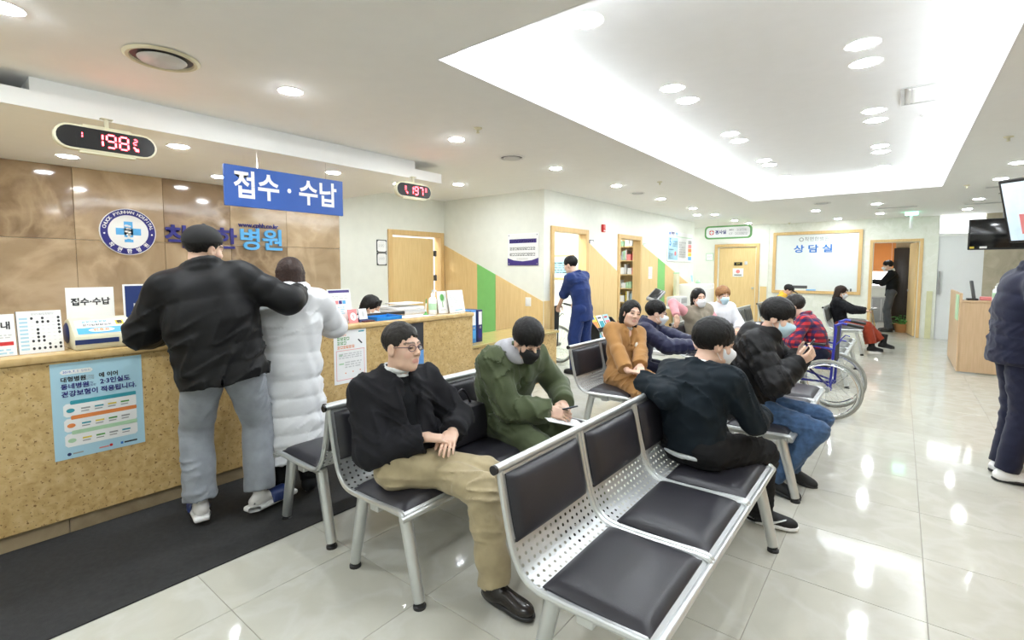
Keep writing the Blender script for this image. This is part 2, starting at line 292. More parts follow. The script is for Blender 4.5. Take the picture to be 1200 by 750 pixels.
# ---------------------------------------------------------------- ceiling lamps
lamp0 = None
def lamp(x, y, z, r, label, group, lens='lamp_lens'):
    t = thing('ceiling_light', label, 'ceiling light', (x, y, z), 0, group)
    key = ('L', round(r, 3), lens)
    if key not in TXT:
        a = B().lathe([(r*.98, -.001), (r*1.22, -.003), (r*1.24, -.001), (r*1.24, 0), (r*.98, 0)], 28, ring=True).mesh('trim', smooth=True); a.materials.append(MATS['white'])
        c = B().lathe([(0, -.011), (r*.5, -.010), (r*.85, -.006), (r*.98, -.001)], 28).mesh('lens', smooth=True); c.materials.append(MATS[lens]); TXT[key] = (a, c)
    a, c = TXT[key]; link('trim', a, t); link('lens', c, t)
for y in (-1.1, .35, 1.62, 3.10, 4.66, 6.15, 7.73, 9.28, 10.65, 12.2): lamp(-3.07, y, ZC, .062, 'recessed round downlight in the row between counter and ceiling tray', 'downlights between counter and tray')
for y in (-1.0, .45, 2.0, 3.5, 5.0, 6.3, 7.45, 8.65, 10.9, 12.6): lamp(.93, y, ZC, .068, 'recessed round downlight in the row along the aisle side of the ceiling tray', 'downlights along the aisle', 'aisle_lens')
for x, y in ((-1.34, 11.15), (-1.15, 13.2), (-.38, 10.63), (-.38, 12.47), (-3.0, 13.2)): lamp(x, y, ZC, .068, 'recessed round downlight in the low ceiling before the far wall', 'downlights before the far wall', 'far_lens')
for y0 in (2.10, 3.73, 5.33, 6.88, 8.30):
    for d in (0, .34):
        for x in (-1.41, -.24): lamp(x, y0+d, ZR, .078, 'recessed round downlight of a pair in the raised tray ceiling', 'paired downlights in the tray', 'tray_lens')
for y in (-1.2, .1, 1.4, 2.7, 3.5): lamp(-4.35, y, 2.43, .065, 'recessed round downlight in the soffit over the reception counter', 'downlights in the soffit', 'aisle_lens')
for y in (-.8, .95, 2.1, 3.3): lamp(-5.45, y, 2.43, .065, 'recessed round downlight in the soffit before the marble wall', 'downlights before the marble', 'tray_lens')
lamp(-3.38, 10.49, ZC, .068, 'recessed round downlight beside the guidance board on the side wall', None, 'tray_lens'); lamp(-4.66, 4.73, ZC, .065, 'recessed round downlight in front of the ajar office door', None); lamp(-4.45, 6.25, ZC, .08, 'added round downlight brightening the doorway with the blue scrubs figure', None); lamp(-5.0, 6.8, ZC, .09, 'round downlight inside the room where the blue scrubs figure stands', None); lamp(-4.9, 8.7, ZC, .07, 'round downlight inside the book store room', None)  # the lamp just inside the scrubs doorway is added to brighten that room
lamp(-6.6, 5.2, ZC, .07, 'round downlight beyond the ajar office door', None); lamp(-.5, 15.4, ZC, .09, 'round downlight in the consulting room', None); lamp(.95, 14.6, ZC, .09, 'round downlight above the white sliding door', None)
lamp(-5.0, 13.0, ZC, .068, 'round downlight in the recess beside the examination room sign', None)
for y in (-1.7, -.3): lamp(-.6, y, ZC, .075, 'recessed round downlight near the entrance end of the hall', 'downlights at the entrance end')
# vents, sprinklers, hatch
def vent(x, y, z, r, label):
    t = thing('air_vent', label, 'air vent', (x, y, z)); B().lathe([(r, 0), (r*1.12, -.004), (r*1.02, -.014), (r*.93, -.012), (r*.9, 0)], 36, ring=True).go('outer_ring', 'beige_plastic' if r > .15 else 'white', t, smooth=True)
    B().lathe([(r*.92, -.001), (r*.78, -.002), (0, -.002)], 36).go('throat', 'dark_grey', t); B().lathe([(0, -.022), (r*.66, -.02), (r*.72, -.012), (r*.66, -.008), (0, -.008)], 36).go('centre_disc', 'light_grey', t, smooth=True)
vent(-3.13, .95, ZC, .155, 'large round ceiling air vent with beige ring near the counter'); vent(-3.11, 3.92, ZC, .12, 'round ceiling air vent with dark gap near the niche wall')
vent(-3.1, 6.9, ZC, .10, 'small round ceiling vent near the fire alarm'); vent(-1.1, 9.9, ZC, .12, 'white round ceiling vent just beyond the tray')
for i, (px, py) in enumerate(((560, 150), (773, 213), (1182, 160), (1133, 217), (1003, 262), (925, 261))):
    p = onz(px, py, ZC); B_ = B().lathe([(.035, 0), (.032, -.008), (.012, -.012), (.010, -.035), (.016, -.038), (0, -.04)], 14); o = B_.go('sprinkler', 'beige_plastic', smooth=True); o.location = p; tag(o, 'small brass coloured ceiling sprinkler head', 'sprinkler', 'sprinkler heads in the ceiling')
h = thing('access_hatch', 'white rectangular access hatch flush in the raised tray ceiling', 'hatch', (.33, 5.05, ZR))
B().box(-.36, .25, -.22, .22, -.004, 0).go('panel', 'tray_white', h, .002, seg=1); b = B()
for x0, x1, y0, y1 in ((-.385, .275, -.245, -.225), (-.385, .275, .225, .245), (-.385, -.365, -.225, .225), (.255, .275, -.225, .225)): b.box(x0, x1, y0, y1, -.007, 0)
b.go('frame', 'light_grey', h); B().box(-.34, -.325, -.2, .2, -.012, -.004).box(-.315, -.30, -.2, .2, -.012, -.004).go('hinge_rail', 'white', h)
sd = thing('smoke_detector', 'white domed smoke detector on the raised tray ceiling', 'smoke detector', (.15, 5.75, ZR)); B().lathe([(.06, 0), (.06, -.018), (.045, -.03), (.04, -.045), (.0, -.052)], 24).go('dome', 'white', sd, smooth=True); B().lathe([(.075, 0), (.075, -.008), (.055, -.01)], 24).go('base', 'white', sd, smooth=True)
for x, y, l in ((-.1, 11.4, 'low slot grille in the ceiling ahead of the glass board'), (1.15, 9.4, 'low slot grille in the ceiling above the wooden desk'), (1.1, 11.6, 'slot grille in the ceiling before the stone desk wall')):
    g = thing('ceiling_grille', l, 'grille', (x, y, ZC)); B().box(-.3, .3, -.07, .07, -.006, 0).go('frame', 'white', g, .002, seg=1)
    for k in range(4): B().box(-.28, .28, -.05+.03*k, -.04+.03*k, -.012, -.006).go('slat', 'light_grey', g)
# ================================================================ things
class Sheet:
    """flat sign or sheet; children in the parent's frame, lower-left corner at o"""
    def __init__(s, parent, o, ux, uy, w, h, m, th=.002, name='sheet', bev=0):
        s.p = parent; s.o = Vector(o); s.ux = Vector(ux).normalized(); s.uy = Vector(uy).normalized(); s.n = s.ux.cross(s.uy); s.w = w; s.h = h; s.acc = {}
        b = B().box(0, w, 0, h, -th, 0); b.xf(s.M()); s.base = b.go(name, m, parent, bev)
    def M(s): M = Matrix((s.ux, s.uy, s.n)).transposed().to_4x4(); M.translation = s.o; return M
    def rect(s, u0, v0, u1, v1, m, l=1, cut=0):
        b = s.acc.setdefault(m, B()); k = len(b.v); z = .0006*l
        if cut: poly = [(u0+cut, v0), (u1-cut, v0), (u1, v0+cut), (u1, v1-cut), (u1-cut, v1), (u0+cut, v1), (u0, v1-cut), (u0, v0+cut)]
        else: poly = [(u0, v0), (u1, v0), (u1, v1), (u0, v1)]
        return s.poly(poly, m, l)
    def poly(s, poly, m, l=1):
        b = s.acc.setdefault(m, B()); k = len(b.v); M = s.M(); b.add([M @ Vector((*p, .0006*l)) for p in poly], [tuple(range(len(poly)))]); return s
    def ell(s, u, v, a, b, m, l=1, n=20): return s.poly([(u+a*math.cos(2*math.pi*i/n), v+b*math.sin(2*math.pi*i/n)) for i in range(n)], m, l)
    def txt(s, t, u, v, size, m, bold=0, align='CENTER', l=2, width=None):
        return text(t, size, m, s.p, s.M() @ Vector((u, v, .0006*l)), s.ux, s.uy, bold, .0006, align, 'lettering', width)
    def lines(s, u0, u1, v0, v1, n, m, seed=1, th=.5):
        r = random.Random(seed); dv = (v1-v0)/n
        for i in range(n):
            u = u0
            while u < u1-.004:
                wd = r.uniform(.3, 1.2)*dv*2.2; e = min(u+wd, u1)
                s.rect(u, v0+i*dv, e, v0+i*dv+dv*th, m); u = e+dv*.5
                if r.random() < .06: break
        return s
    def marks(s, u0, v, size, n, m, seed=1, bold=.13):
        r = random.Random(seed); t = size*bold
        for i in range(n):
            u = u0+i*size*.98
            if u > s.w-.6*size: break
            x0, x1, y0, y1 = u+size*.08, u+size*.88, v-size*.42, v+size*.42; k = r.randint(0, 3)
            s.rect(x0, y1-t, x0+size*.5, y1, m); s.rect(x1-t, v-size*.05, x1, y1, m); s.rect(x0, y0, x1, y0+t, m)
            if k != 1: s.rect(x0, v+size*.02, x0+t, y1-t*1.4, m)
            if k != 2: s.rect(x0+size*.1, v-size*.12, x1-size*.3, v-size*.12+t, m)
            if k == 3: s.rect(x0, y0+t*1.3, x0+t, y0+t*2.6, m)
        return s
    def done(s, name='print'):
        for m, b in s.acc.items():
            o = b.go(name, m, s.p)
            if len(b.f) > 1: o['kind'] = 'stuff'
        s.acc = {}; return s
YP, ZP, XP = (0, 1, 0), (0, 0, 1), (1, 0, 0)
# ---------------------------------------------------------------- reception counter
CX, CT, CY1 = -3.6, 1.035, 3.86
ct = thing('reception_counter', 'long reception counter clad in speckled tan stone with polished top', 'counter', (CX, 1.6, 0))
W(B().box(CX-.06, CX, -1.8, CY1, .10, .99).go('front_panel', 'counter_stone', ct, .004, seg=1))
for y0, y1 in ((-1.8, -.6), (-.6, .55), (.55, 1.75), (1.75, 2.9), (2.9, CY1-.05)): W(B().box(CX-.10, CX-.045, y0+.002, y1-.002, 0, .10).go('kick_stone', 'kick_stone', ct))
W(B().box(CX-.40, CX+.015, -1.8, CY1+.01, .99, CT).go('counter_top', 'counter_top', ct, .012, smooth=True))
W(B().box(CX-.40, CX-.061, CY1-.05, CY1, .0, .989).box(CX-.40, CX-.06, -1.8, -1.75, 0, .99).go('end_panel', 'counter_stone', ct)); W(B().box(CX-.40, CX-.37, -1.75, CY1-.05, 0, .99).go('inner_panel', 'oak', ct))
dk = thing('staff_desk', 'low oak staff desk running behind the stone counter', 'desk', (-4.3, 1.6, 0)); W(B().box(-4.7, -4.005, -1.7, 3.8, .70, .74).go('desk_top', 'oak', dk, .004)); 
for y in (-1.6, .5, 2.1, 3.7): W(B().box(-4.65, -4.05, y-.02, y+.02, 0, .70).go('side_panel', 'oak', dk))
lc = thing('low_cabinet', 'low stone faced cabinet at the end of the counter carrying ring binders', 'cabinet', (-3.8, 4.6, 0))
W(B().box(-4.25, -3.66, 3.862, 5.60, 0, .63).go('body', 'counter_stone', lc)); W(B().box(-4.28, -3.63, 3.862, 5.62, .63, .66).go('top_board', mat('olive_top', (.52, .40, .16), .12), lc, .004))
for i, (m, lab, st) in enumerate((('sky_binder', 'light blue ring binder next to the stone counter end', (.06, .25, .60)), ('dark_binder', 'dark navy ring binder standing on the low cabinet', (.02, .025, .12)))):
    t = thing('ring_binder', lab, 'binder', (-3.78, 4.02+.105*i, .66), 0, 'ring binders at the counter end'); mat(m, st, .4)
    rbox('cover', m, t, (-.12, .04, .185), (.26, .085, .37), .006); B().box(.0105, .012, .015, .068, .20, .35).go('spine_label', 'paper', t); B().box(.0105, .012, .02, .06, .05, .14).go('spine_panel', 'sky_blue' if i == 0 else 'deep_blue', t); B().lathe([(.006, 0), (.014, 0), (.014, .003), (.006, .003)], 14, (.0105, .042, .17), 'x', ring=True).go('finger_ring', 'silver', t)
fm = tag(B().box(CX-.02, -2.64, -2.2, 4.2, .0, .008).go('floor_mat', 'mat_black', None, .003), 'long black runner mat along the foot of the counter', 'mat')
for v in fm.data.vertices:
    if v.co.x < -3: v.co.x = CX-.03
# posters on the counter
t = thing('health_poster', 'pale blue printed poster with three white boxes on the counter front', 'poster', (CX+.0022, .50, .44)); S = Sheet(t, (0, 0, 0), YP, ZP, .41, .54, 'pale_blue', .001)
S.rect(.04, .475, .18, .50, 'paper', cut=.01); S.txt('2019. 7. 1', .085, .488, .017, 'letter_blue', .01); S.marks(.13, .488, .014, 3, 'letter_blue', 2); S.txt('대형병원', .04, .445, .030, 'ink', .03, 'LEFT'); S.marks(.138, .452, .012, 4, 'grey', 5); S.marks(.138, .438, .012, 4, 'grey', 6); S.txt('에 이어', .205, .447, .030, 'ink', .03, 'LEFT')
S.txt('동네병원', .04, .405, .033, 'deep_blue', .03, 'LEFT'); S.marks(.145, .413, .012, 3, 'deep_blue', 5); S.marks(.145, .399, .012, 4, 'deep_blue', 7); S.txt('2·3인실도', .21, .410, .035, 'deep_blue', .03, 'LEFT'); S.txt('건강보험이 적용됩니다.', .04, .363, .035, 'deep_blue', .03, 'LEFT')
for k, (m, v) in enumerate((('teal', .235), ('orange', .150), ('pale_green', .065))):
    S.rect(.045, v, .375, v+.075, 'paper', cut=.012).rect(.075, v+.068, .375, v+.09, m, 2, cut=.004); S.marks(.09, v+.079, .011, 22, 'paper', 3+k)
    S.ell(.075, v+.035, .018, .012, m, 2)
    for j in range(4): S.rect(.12+.06*j, v+.02, .155+.06*j, v+.026, 'grey', 2).rect(.12+.06*j, v+.034, .16+.06*j, v+.043, ('grey', 'teal', 'yellow', 'leaf_green')[(j+k) % 4], 2)
S.ell(.06, .025, .009, .009, 'navy_plastic').rect(.075, .021, .12, .029, 'grey').rect(.19, .021, .235, .029, 'pink').ell(.245, .028, .008, .008, 'red').rect(.29, .02, .302, .034, 'letter_blue').rect(.307, .022, .37, .031, 'ink'); S.done()
t = thing('notice_poster', 'white notice poster with red framed box on the counter front', 'poster', (CX+.0022, 2.20, .545)); S = Sheet(t, (0, 0, 0), YP, ZP, .31, .445, 'paper', .001)
S.marks(.03, .405, .018, 5, 'orange', 1); S.marks(.03, .375, .030, 4, 'leaf_green', 2, .2); S.marks(.03, .34, .030, 3, 'leaf_green', 3, .2); S.marks(.03, .305, .028, 6, 'orange', 4, .2); S.rect(.235, .42, .29, .43, 'teal')
S.poly([(.225, .355), (.235, .362), (.272, .325), (.262, .318)], 'ink')
for a in ((.02, .03, .29, .034), (.02, .275, .29, .279), (.02, .03, .024, .279), (.286, .03, .29, .279)): S.rect(*a, 'pink')
S.lines(.045, .26, .21, .26, 3, 'light_grey', 3); S.lines(.10, .26, .13, .19, 3, 'light_grey', 4); S.rect(.045, .235, .08, .243, 'pale_green').rect(.045, .16, .09, .172, 'pale_green').ell(.27, .06, .01, .01, 'red').rect(.10, .08, .11, .09, 'orange').rect(.17, .085, .18, .095, 'orange').rect(.24, .09, .25, .10, 'orange'); S.done()
t = thing('portrait_poster', 'black and blue poster with a grey laughing face on the counter front', 'poster', (CX+.0022, 2.845, .51)); S = Sheet(t, (0, 0, 0), YP, ZP, .315, .475, 'ink', .001); mat('poster_blue', (.12, .30, .62), .5)
S.rect(0, 0, .315, .21, 'poster_blue'); S.ell(.175, .36, .062, .088, 'light_grey'); S.ell(.175, .375, .05, .06, 'white', 2); S.ell(.155, .378, .012, .008, 'ink', 3).ell(.20, .378, .012, .008, 'ink', 3).ell(.18, .322, .026, .013, 'ink', 3).poly([(.175, .375), (.166, .345), (.190, .345)], 'light_grey', 3)
for i in range(4): S.poly([(.035+.028*i, .24), (.058+.028*i, .24), (.046+.02*i, .40-.02*abs(i-1)), (.03+.02*i, .40-.02*abs(i-1))], 'light_grey' if i < 3 else 'white', 2)
S.poly([(.165, .215), (.20, .215), (.235, .30), (.215, .305)], 'white', 4); S.poly([(.10, .215), (.31, .215), (.28, .26), (.14, .25)], 'grey', 1)
S.marks(.06, .17, .022, 5, 'ink', 3); S.marks(.06, .132, .032, 6, 'deep_blue', 4, .2); S.lines(.05, .29, .03, .05, 2, 'paper', 5); S.done()
# things on the counter
def board(name, label, cat, y0, y1, z1, x, tilt, m='paper', th=.004):
    """sheet leaning back on the counter; returns a Sheet with lower-left corner at the counter top"""
    t = thing(name, label, cat, (x, y0, CT)); up = (-math.sin(tilt), 0, math.cos(tilt)); h = (z1-CT)/math.cos(tilt)
    S = Sheet(t, (0, 0, .001), YP, up, y1-y0, h, m, th); d = math.sin(tilt)*h
    if tilt > .05: B().add([(-d*1.9, .02, .001), (-d*1.9, y1-y0-.02, .001), (-d-.002, y1-y0-.02, h*math.cos(tilt)-.004), (-d-.002, .02, h*math.cos(tilt)-.004), (-d*1.9-.003, .02, .001), (-d*1.9-.003, y1-y0-.02, .001), (-d-.005, y1-y0-.02, h*math.cos(tilt)-.004), (-d-.005, .02, h*math.cos(tilt)-.004)], [(0, 1, 2, 3), (7, 6, 5, 4), (0, 4, 5, 1), (1, 5, 6, 2), (2, 6, 7, 3), (3, 7, 4, 0)]).go('rear_prop', m, t)
    return S
S = board('hours_sheet', 'white leaning sheet headed in grey with red band left of the timetable', 'sign', .06, .395, 1.255, -3.72, .2); S.txt('진료안내', .32, .16, .045, 'ink', .03, 'RIGHT'); S.marks(.09, .105, .032, 2, 'red', 3, .2); S.rect(.0, .055, .325, .075, 'red').lines(.17, .32, .095, .12, 2, 'light_grey', 8).lines(.02, .32, .01, .045, 2, 'pale_blue', 9); S.done()
S = board('timetable_sheet', 'white leaning timetable card dotted with black marks beside the ticket machine', 'sign', .40, .585, 1.265, -3.72, .2); S.rect(0, 0, .003, .235, 'dark_grey'); S.marks(.06, .217, .012, 8, 'grey', 3)
r = random.Random(4)
for i in range(9):
    S.rect(.012, .02+.021*i, .045, .030+.021*i, 'pale_blue')
    for j in range(6):
        if r.random() < .45: S.ell(.062+.022*j, .025+.021*i, .006, .008, 'ink', 2, 10)
        else: S.rect(.056+.022*j, .024+.021*i, .068+.022*j, .026+.021*i, 'light_grey')
S.done()
tm = thing('ticket_machine', 'beige and navy queue ticket machine on the counter', 'ticket machine', (-3.75, .755, CT))
B().prism([(-.13, 0), (.12, 0), (.125, .05), (.115, .085), (.0, .165), (-.06, .175), (-.13, .16)], -.14, .14, 'y').go('housing', 'beige_plastic', tm, .012, smooth=True)
for s in (-1, 1): B().lathe([(.0, -.008), (.05, -.008), (.062, 0), (.05, .008), (0, .008)], 24, (-.06, s*.142, .09), 'y').go('side_boss', 'navy_plastic', tm, smooth=True)
B().box(.118, .126, -.138, .06, .035, .062).go('stripe', 'navy_plastic', tm); B().box(.118, .127, .118, .138, .035, .062).go('stripe', 'navy_plastic', tm); B().box(.10, .15, .075, .112, .040, .043).go('ticket', 'paper', tm); B().box(.118, .1265, .068, .118, .036, .06).go('slot', 'beige_plastic', tm)
sl = Vector((-.115, 0, .08)).normalized(); S = Sheet(tm, Vector((.108, -.12, .0915)), YP, sl, .24, .125, 'paper', .001, 'front_label'); S.rect(.0, .0, .24, .055, 'sky_blue').ell(.11, .03, .06, .018, 'paper', 2); S.txt('번호표', .11, .03, .028, 'orange', .02, l=3); S.rect(.185, .07, .225, .11, 'yellow', 2); S.txt('뽑', .205, .09, .03, 'ink', .03, l=3); S.marks(.03, .108, .020, 6, 'teal', 3, .2); S.marks(.03, .078, .020, 7, 'ink', 4, .2); S.done()
S = board('paper_sign', 'white paper sign with black lettering standing behind the ticket machine', 'sign', .635, .865, 1.385, -3.91, .03); S.txt('접수·수납', .115, .26, .048, 'ink', .03); S.done()
S = board('number_sign', 'navy sign with yellow lettering partly hidden by the black puffer jacket', 'sign', .90, 1.16, 1.40, -3.86, .03); S.rect(.01, .12, .25, .355, 'navy_plastic'); S.ell(.13, .31, .035, .035, 'red', 2).ell(.13, .31, .028, .028, 'paper', 3); S.txt('번호표', .125, .215, .055, 'paper', .03); S.txt('뽑아', .08, .16, .05, 'yellow', .03); S.rect(.01, .01, .25, .05, 'teal').rect(.06, .07, .22, .10, 'orange'); S.done()
S = board('brochure_board', 'white leaning price board with coloured blocks beside the white padded coat', 'sign', 2.25, 2.47, 1.325, -3.72, .16); S.rect(.01, .262, .21, .285, 'purple'); S.lines(.03, .19, .21, .245, 2, 'light_grey', 2)
for k, m in enumerate(('yellow', 'pink', 'purple', 'sky_blue')): S.rect(.03+.035*k, .165, .06+.035*k, .195, m)
S.lines(.02, .15, .08, .15, 4, 'pale_blue', 5); S.done()
for k, (m, y, z, l) in enumerate((('pink', 2.40, 1.15, 'small coral card with white ring leaning on the counter'), ('navy_plastic', 2.50, 1.15, 'small white and navy card leaning on the counter'))):
    S = board('small_card', l, 'card', y, y+.085, z, -3.67, .25, m, .006)
    if k == 0: S.ell(.045, .055, .03, .035, 'paper'); S.txt('5', .045, .055, .04, 'pink', .03)
    else: S.rect(.0, .025, .085, .118, 'paper'); S.ell(.045, .07, .015, .025, 'light_grey', 2)
    S.done()
t = thing('blue_tray', 'shallow glossy blue plastic tray on the counter', 'tray', (-3.74, 2.79, CT)); mat('blue_plastic', (.02, .22, .62), .25)
b = B().box(-.10, .10, -.13, .13, 0, .006); 
for x0, x1, y0, y1 in ((-.11, -.10, -.14, .14), (.10, .11, -.14, .14), (-.10, .10, -.14, -.13), (-.10, .10, .13, .14)): b.box(x0, x1, y0, y1, 0, .03)
b.go('tray_body', 'blue_plastic', t, .003); B().box(-.115, .115, -.145, -.128, .028, .034).go('rim', 'blue_plastic', t, .002); B().box(-.115, .115, .128, .145, .028, .034).go('rim', 'blue_plastic', t, .002)
tag(B().box(-3.83, -3.63, 2.52, 2.63, CT, CT+.012).go('dark_folder', mat('maroon', (.09, .015, .02), .4), None, .003), 'thin dark maroon folder lying on the counter by the receptionist', 'folder')
for k in range(3): tag(B().box(-3.84+.02*k, -3.63+.01*k, 2.97+.03*k, 3.30+.02*k, CT+.0012*k, CT+.0012*k+.001).go('paper_sheet', 'paper'), 'loose white paper sheet lying on the counter by the tray', 'paper', 'loose sheets on the counter')
t = thing('pen_stand', 'green based counter pen standing upright in its holder', 'pen', (-3.72, 3.30, CT)); B().lathe([(.03, 0), (.03, .008), (.012, .018), (.008, .035), (0, .036)], 16).go('holder', 'leaf_green', t, smooth=True); B().tube([(0, 0, .03), (.003, .004, .12), (.004, .006, .155)], [.005, .006, .003], 8).go('pen', 'paper', t); B().tube([(.003, .004, .12), (.0045, .0065, .165)], [.0063, .004], 8).go('pen_cap', 'leaf_green', t)
def sanitizer(name, label, loc, s=1.0):
    t = thing(name, label, 'bottle', loc); B().lathe([(.036*s, 0), (.038*s, .005*s), (.038*s, .13*s), (.03*s, .15*s), (.014*s, .16*s), (.014*s, .17*s)], 18).go('bottle_body', 'white_gloss', t, smooth=True); B().lathe([(.0385*s, .04*s), (.0385*s, .10*s)], 18).go('bottle_label', 'pale_green', t, smooth=True)
    B().lathe([(.016*s, .165*s), (.016*s, .19*s), (.006*s, .192*s), (.006*s, .215*s)], 12).tube([(0, 0, .212*s), (.02*s, 0, .222*s), (.05*s, 0, .212*s)], .008*s, 8).go('pump', 'white', t, smooth=True); return t
sanitizer('sanitizer_bottle', 'white hand sanitizer pump bottle on the stone counter', (-3.76, 3.43, CT), 1.12)
S = board('leaf_card', 'white card with a green leaf emblem beside the pump bottle', 'card', 3.50, 3.63, 1.265, -3.74, .15); S.ell(.065, .16, .035, .045, 'pale_green').ell(.065, .165, .025, .035, 'leaf_green', 2).rect(.06, .06, .07, .13, 'leaf_green'); S.rect(.03, .03, .1, .04, 'light_grey'); S.done()
S = board('notice_card', 'wide white notice card leaning at the end of the counter', 'card', 3.62, 3.85, 1.27, -3.70, .2); S.lines(.02, .21, .06, .20, 7, 'light_grey', 6); S.rect(.08, .02, .19, .03, 'sky_blue'); S.done()
pr = thing('printer', 'pale grey office printer on the desk behind the counter', 'printer', (-4.42, 3.56, .74)); rbox('printer_body', 'light_grey', pr, (0, 0, .15), (.42, .40, .30), .02); rbox('paper_tray', 'white', pr, (.05, .0, .375), (.26, .34, .012), .004); rbox('lid', 'white', pr, (0, 0, .32), (.38, .36, .04), .012)
mn = thing('staff_monitor', 'black flat monitor seen over the counter beside the receptionist', 'monitor', (-4.12, 3.05, .74)); rbox('screen_back', 'black_plastic', mn, (0, .05, .255), (.04, .50, .12), .008); rbox('stand', 'black_plastic', mn, (0, .05, .10), (.05, .08, .20), .008); rbox('foot', 'black_plastic', mn, (0, .05, .008), (.18, .24, .016), .004)
# ---------------------------------------------------------------- signs over the counter
def wires(p, pts, m='chrome'):
    for a, c in pts: B().tube([a, c], .0022, 6).go('hanging_wire', m, p)
t = thing('hanging_sign', 'large blue hanging sign with white Korean lettering above the counter', 'sign', (-4.02, 1.58, 1.98)); S = Sheet(t, (.01, 0, 0), YP, ZP, 1.0, .31, 'sign_blue', .02, 'panel', .002); S.txt('접수 · 수납', .5, .155, .225, 'white', .025, width=.87); wires(t, [((0, .25, .31), (0, .25, .45)), ((0, .84, .31), (0, .84, .45))]); S.done()
SEG = {'a': (0, 1, 'h'), 'b': (1, .5, 'v'), 'c': (1, 0, 'v'), 'd': (0, 0, 'h'), 'e': (0, 0, 'v'), 'f': (0, .5, 'v'), 'g': (0, .5, 'h')}
DIG = {'0': 'abcdef', '1': 'bc', '2': 'abged', '3': 'abgcd', '7': 'abc', '8': 'abcdefg', '9': 'abcdfg'}
def digit(S, ch, u, v, w, h, th, m='led_red'):
    for s in DIG[ch]:
        x, y, k = SEG[s]
        if k == 'h': S.rect(u+th*.6, v+y*h-th/2, u+w-th*.6, v+y*h+th/2, m, 3)
        else: S.rect(u+x*w-th/2, v+y*h+th*.6, u+x*w+th/2, v+y*h+h/2-th*.6, m, 3)
def led(label, y0, y1, zc, num, small_l, small_r):
    L = y1-y0; Hh = .075; t = thing('queue_display', label, 'display', (-3.90, (y0+y1)/2, zc))
    def stad(w, h, n=10): return [(w-h+h*math.cos(a), h*math.sin(a)) for a in np.linspace(-math.pi/2, math.pi/2, n)]+[(-w+h+h*math.cos(a), h*math.sin(a)) for a in np.linspace(math.pi/2, 3*math.pi/2, n)]
    B().prism(stad(L/2, Hh), -.045, .0, 'x').go('case', 'beige_plastic', t, .004, smooth=True); B().prism(stad(L/2-.012, Hh-.012), .0, .003, 'x').go('screen', 'black_plastic', t)
    B().box(-.04, -.005, -.12, .12, .07, .085).box(-.04, -.005, -.14, .14, -.088, -.07).go('case_rib', 'beige_plastic', t, .004); B().tube([(-.022, 0, .08), (-.022, 0, 2.43-zc)], .012, 10).box(-.04, 0, -.03, .03, 2.425-zc, 2.43-zc).go('ceiling_stem', 'beige_plastic', t)
    S = Sheet(t, (.0035, -L/2, -Hh), YP, ZP, L, .15, 'black_plastic', .0004, 'face'); 
    S.base.scale = (1, .6, .6)
    u = L*.36
    for ch in num: digit(S, ch, u, .038, .043, .076, .009); u += .064
    digit(S, small_l, L*.22, .075, .018, .032, .005); digit(S, small_r, u+.008, .080, .018, .032, .005)
    if num == '198': S.poly([(u+.004, .060), (u+.018, .046), (u+.012, .040), (u+.034, .036), (u+.032, .058), (u+.026, .052), (u+.010, .066)], 'led_red', 3)
    else: S.poly([(L*.24, .062), (L*.24+.02, .045), (L*.24+.014, .040), (L*.24+.03, .036), (L*.24+.03, .05)], 'led_red', 3)
    S.done()
led('oval queue number display reading 198 above the ticket machine', .62, 1.13, 2.29, '198', '1', '2'); led('oval queue number display reading 197 beyond the blue sign', 3.10, 3.56, 2.29, '197', '3', '3')
# logo and raised letters on the marble
t = thing('wall_logo', 'round blue and white hospital emblem mounted on the marble', 'emblem', (XL+.032, 1.455, 1.86)); R_ = .225
B().lathe([(R_, 0), (R_, .02), (0, .02)], 48, axis='x').go('disc', 'white', t); B().lathe([(R_*.97, .020), (R_*.97, .0225), (R_*.72, .0225), (R_*.72, .020)], 48, axis='x', ring=True).go('ring', 'deep_blue', t)
S = Sheet(t, (.0205, -.12, -.12), YP, ZP, .24, .24, 'white', .0003, 'field'); c = .12
S.rect(c-.035, c-.10, c+.035, c+.10, 'sky_blue', 2).rect(c-.10, c-.03, c+.10, c+.035, 'sky_blue', 2)
for k in range(4): S.ell(c-.015+.012*(k % 2), c+.06-.028*k, .018, .010, 'white', 4).ell(c+.008, c+.055-.028*k, .013, .008, 'white', 4)
S.ell(c-.03, c-.062, .022, .012, 'white', 4).ell(c+.03, c-.062, .022, .012, 'white', 4).ell(c, c-.05, .012, .02, 'white', 4); S.done()
for i, ch in enumerate('CHUCK PYUNHAN HOSPITAL'):
    a = math.radians(168-i*7.45)
    if ch != ' ': text(ch, .040, 'white', t, (.0235, R_*.845*math.cos(a), R_*.845*math.sin(a)), (0, math.sin(a), -math.cos(a)), (0, math.cos(a), math.sin(a)), .02, .001)
for i, ch in enumerate('착편한병원'):
    a = math.radians(222+i*24)
    text(ch, .046, 'white', t, (.0235, R_*.845*math.cos(a), R_*.845*math.sin(a)), (0, -math.sin(a), math.cos(a)), (0, -math.cos(a), -math.sin(a)), .03, .001)
for a in (186, 354): B().lathe([(0, .0225), (.008, .0225), (.008, .024), (0, .024)], 10, (0, R_*.845*math.cos(math.radians(a)), R_*.845*math.sin(math.radians(a))), 'x').go('dot', 'white', t)
t = thing('wall_lettering', 'raised purple and blue hospital name lettering on the marble wall', 'lettering', (XL+.034, 2.35, 1.82))
text('착편한', .25, 'deep_blue', t, (.012, -.60, 0), YP, ZP, .022, .024, 'LEFT', width=.70); text('병원', .27, 'sky_blue', t, (.012, .125, .005), YP, ZP, .022, .024, 'LEFT', width=.48); text('www.cphh.co.kr', .075, 'deep_blue', t, (.006, .36, .185), YP, ZP, .012, .01, width=.46)
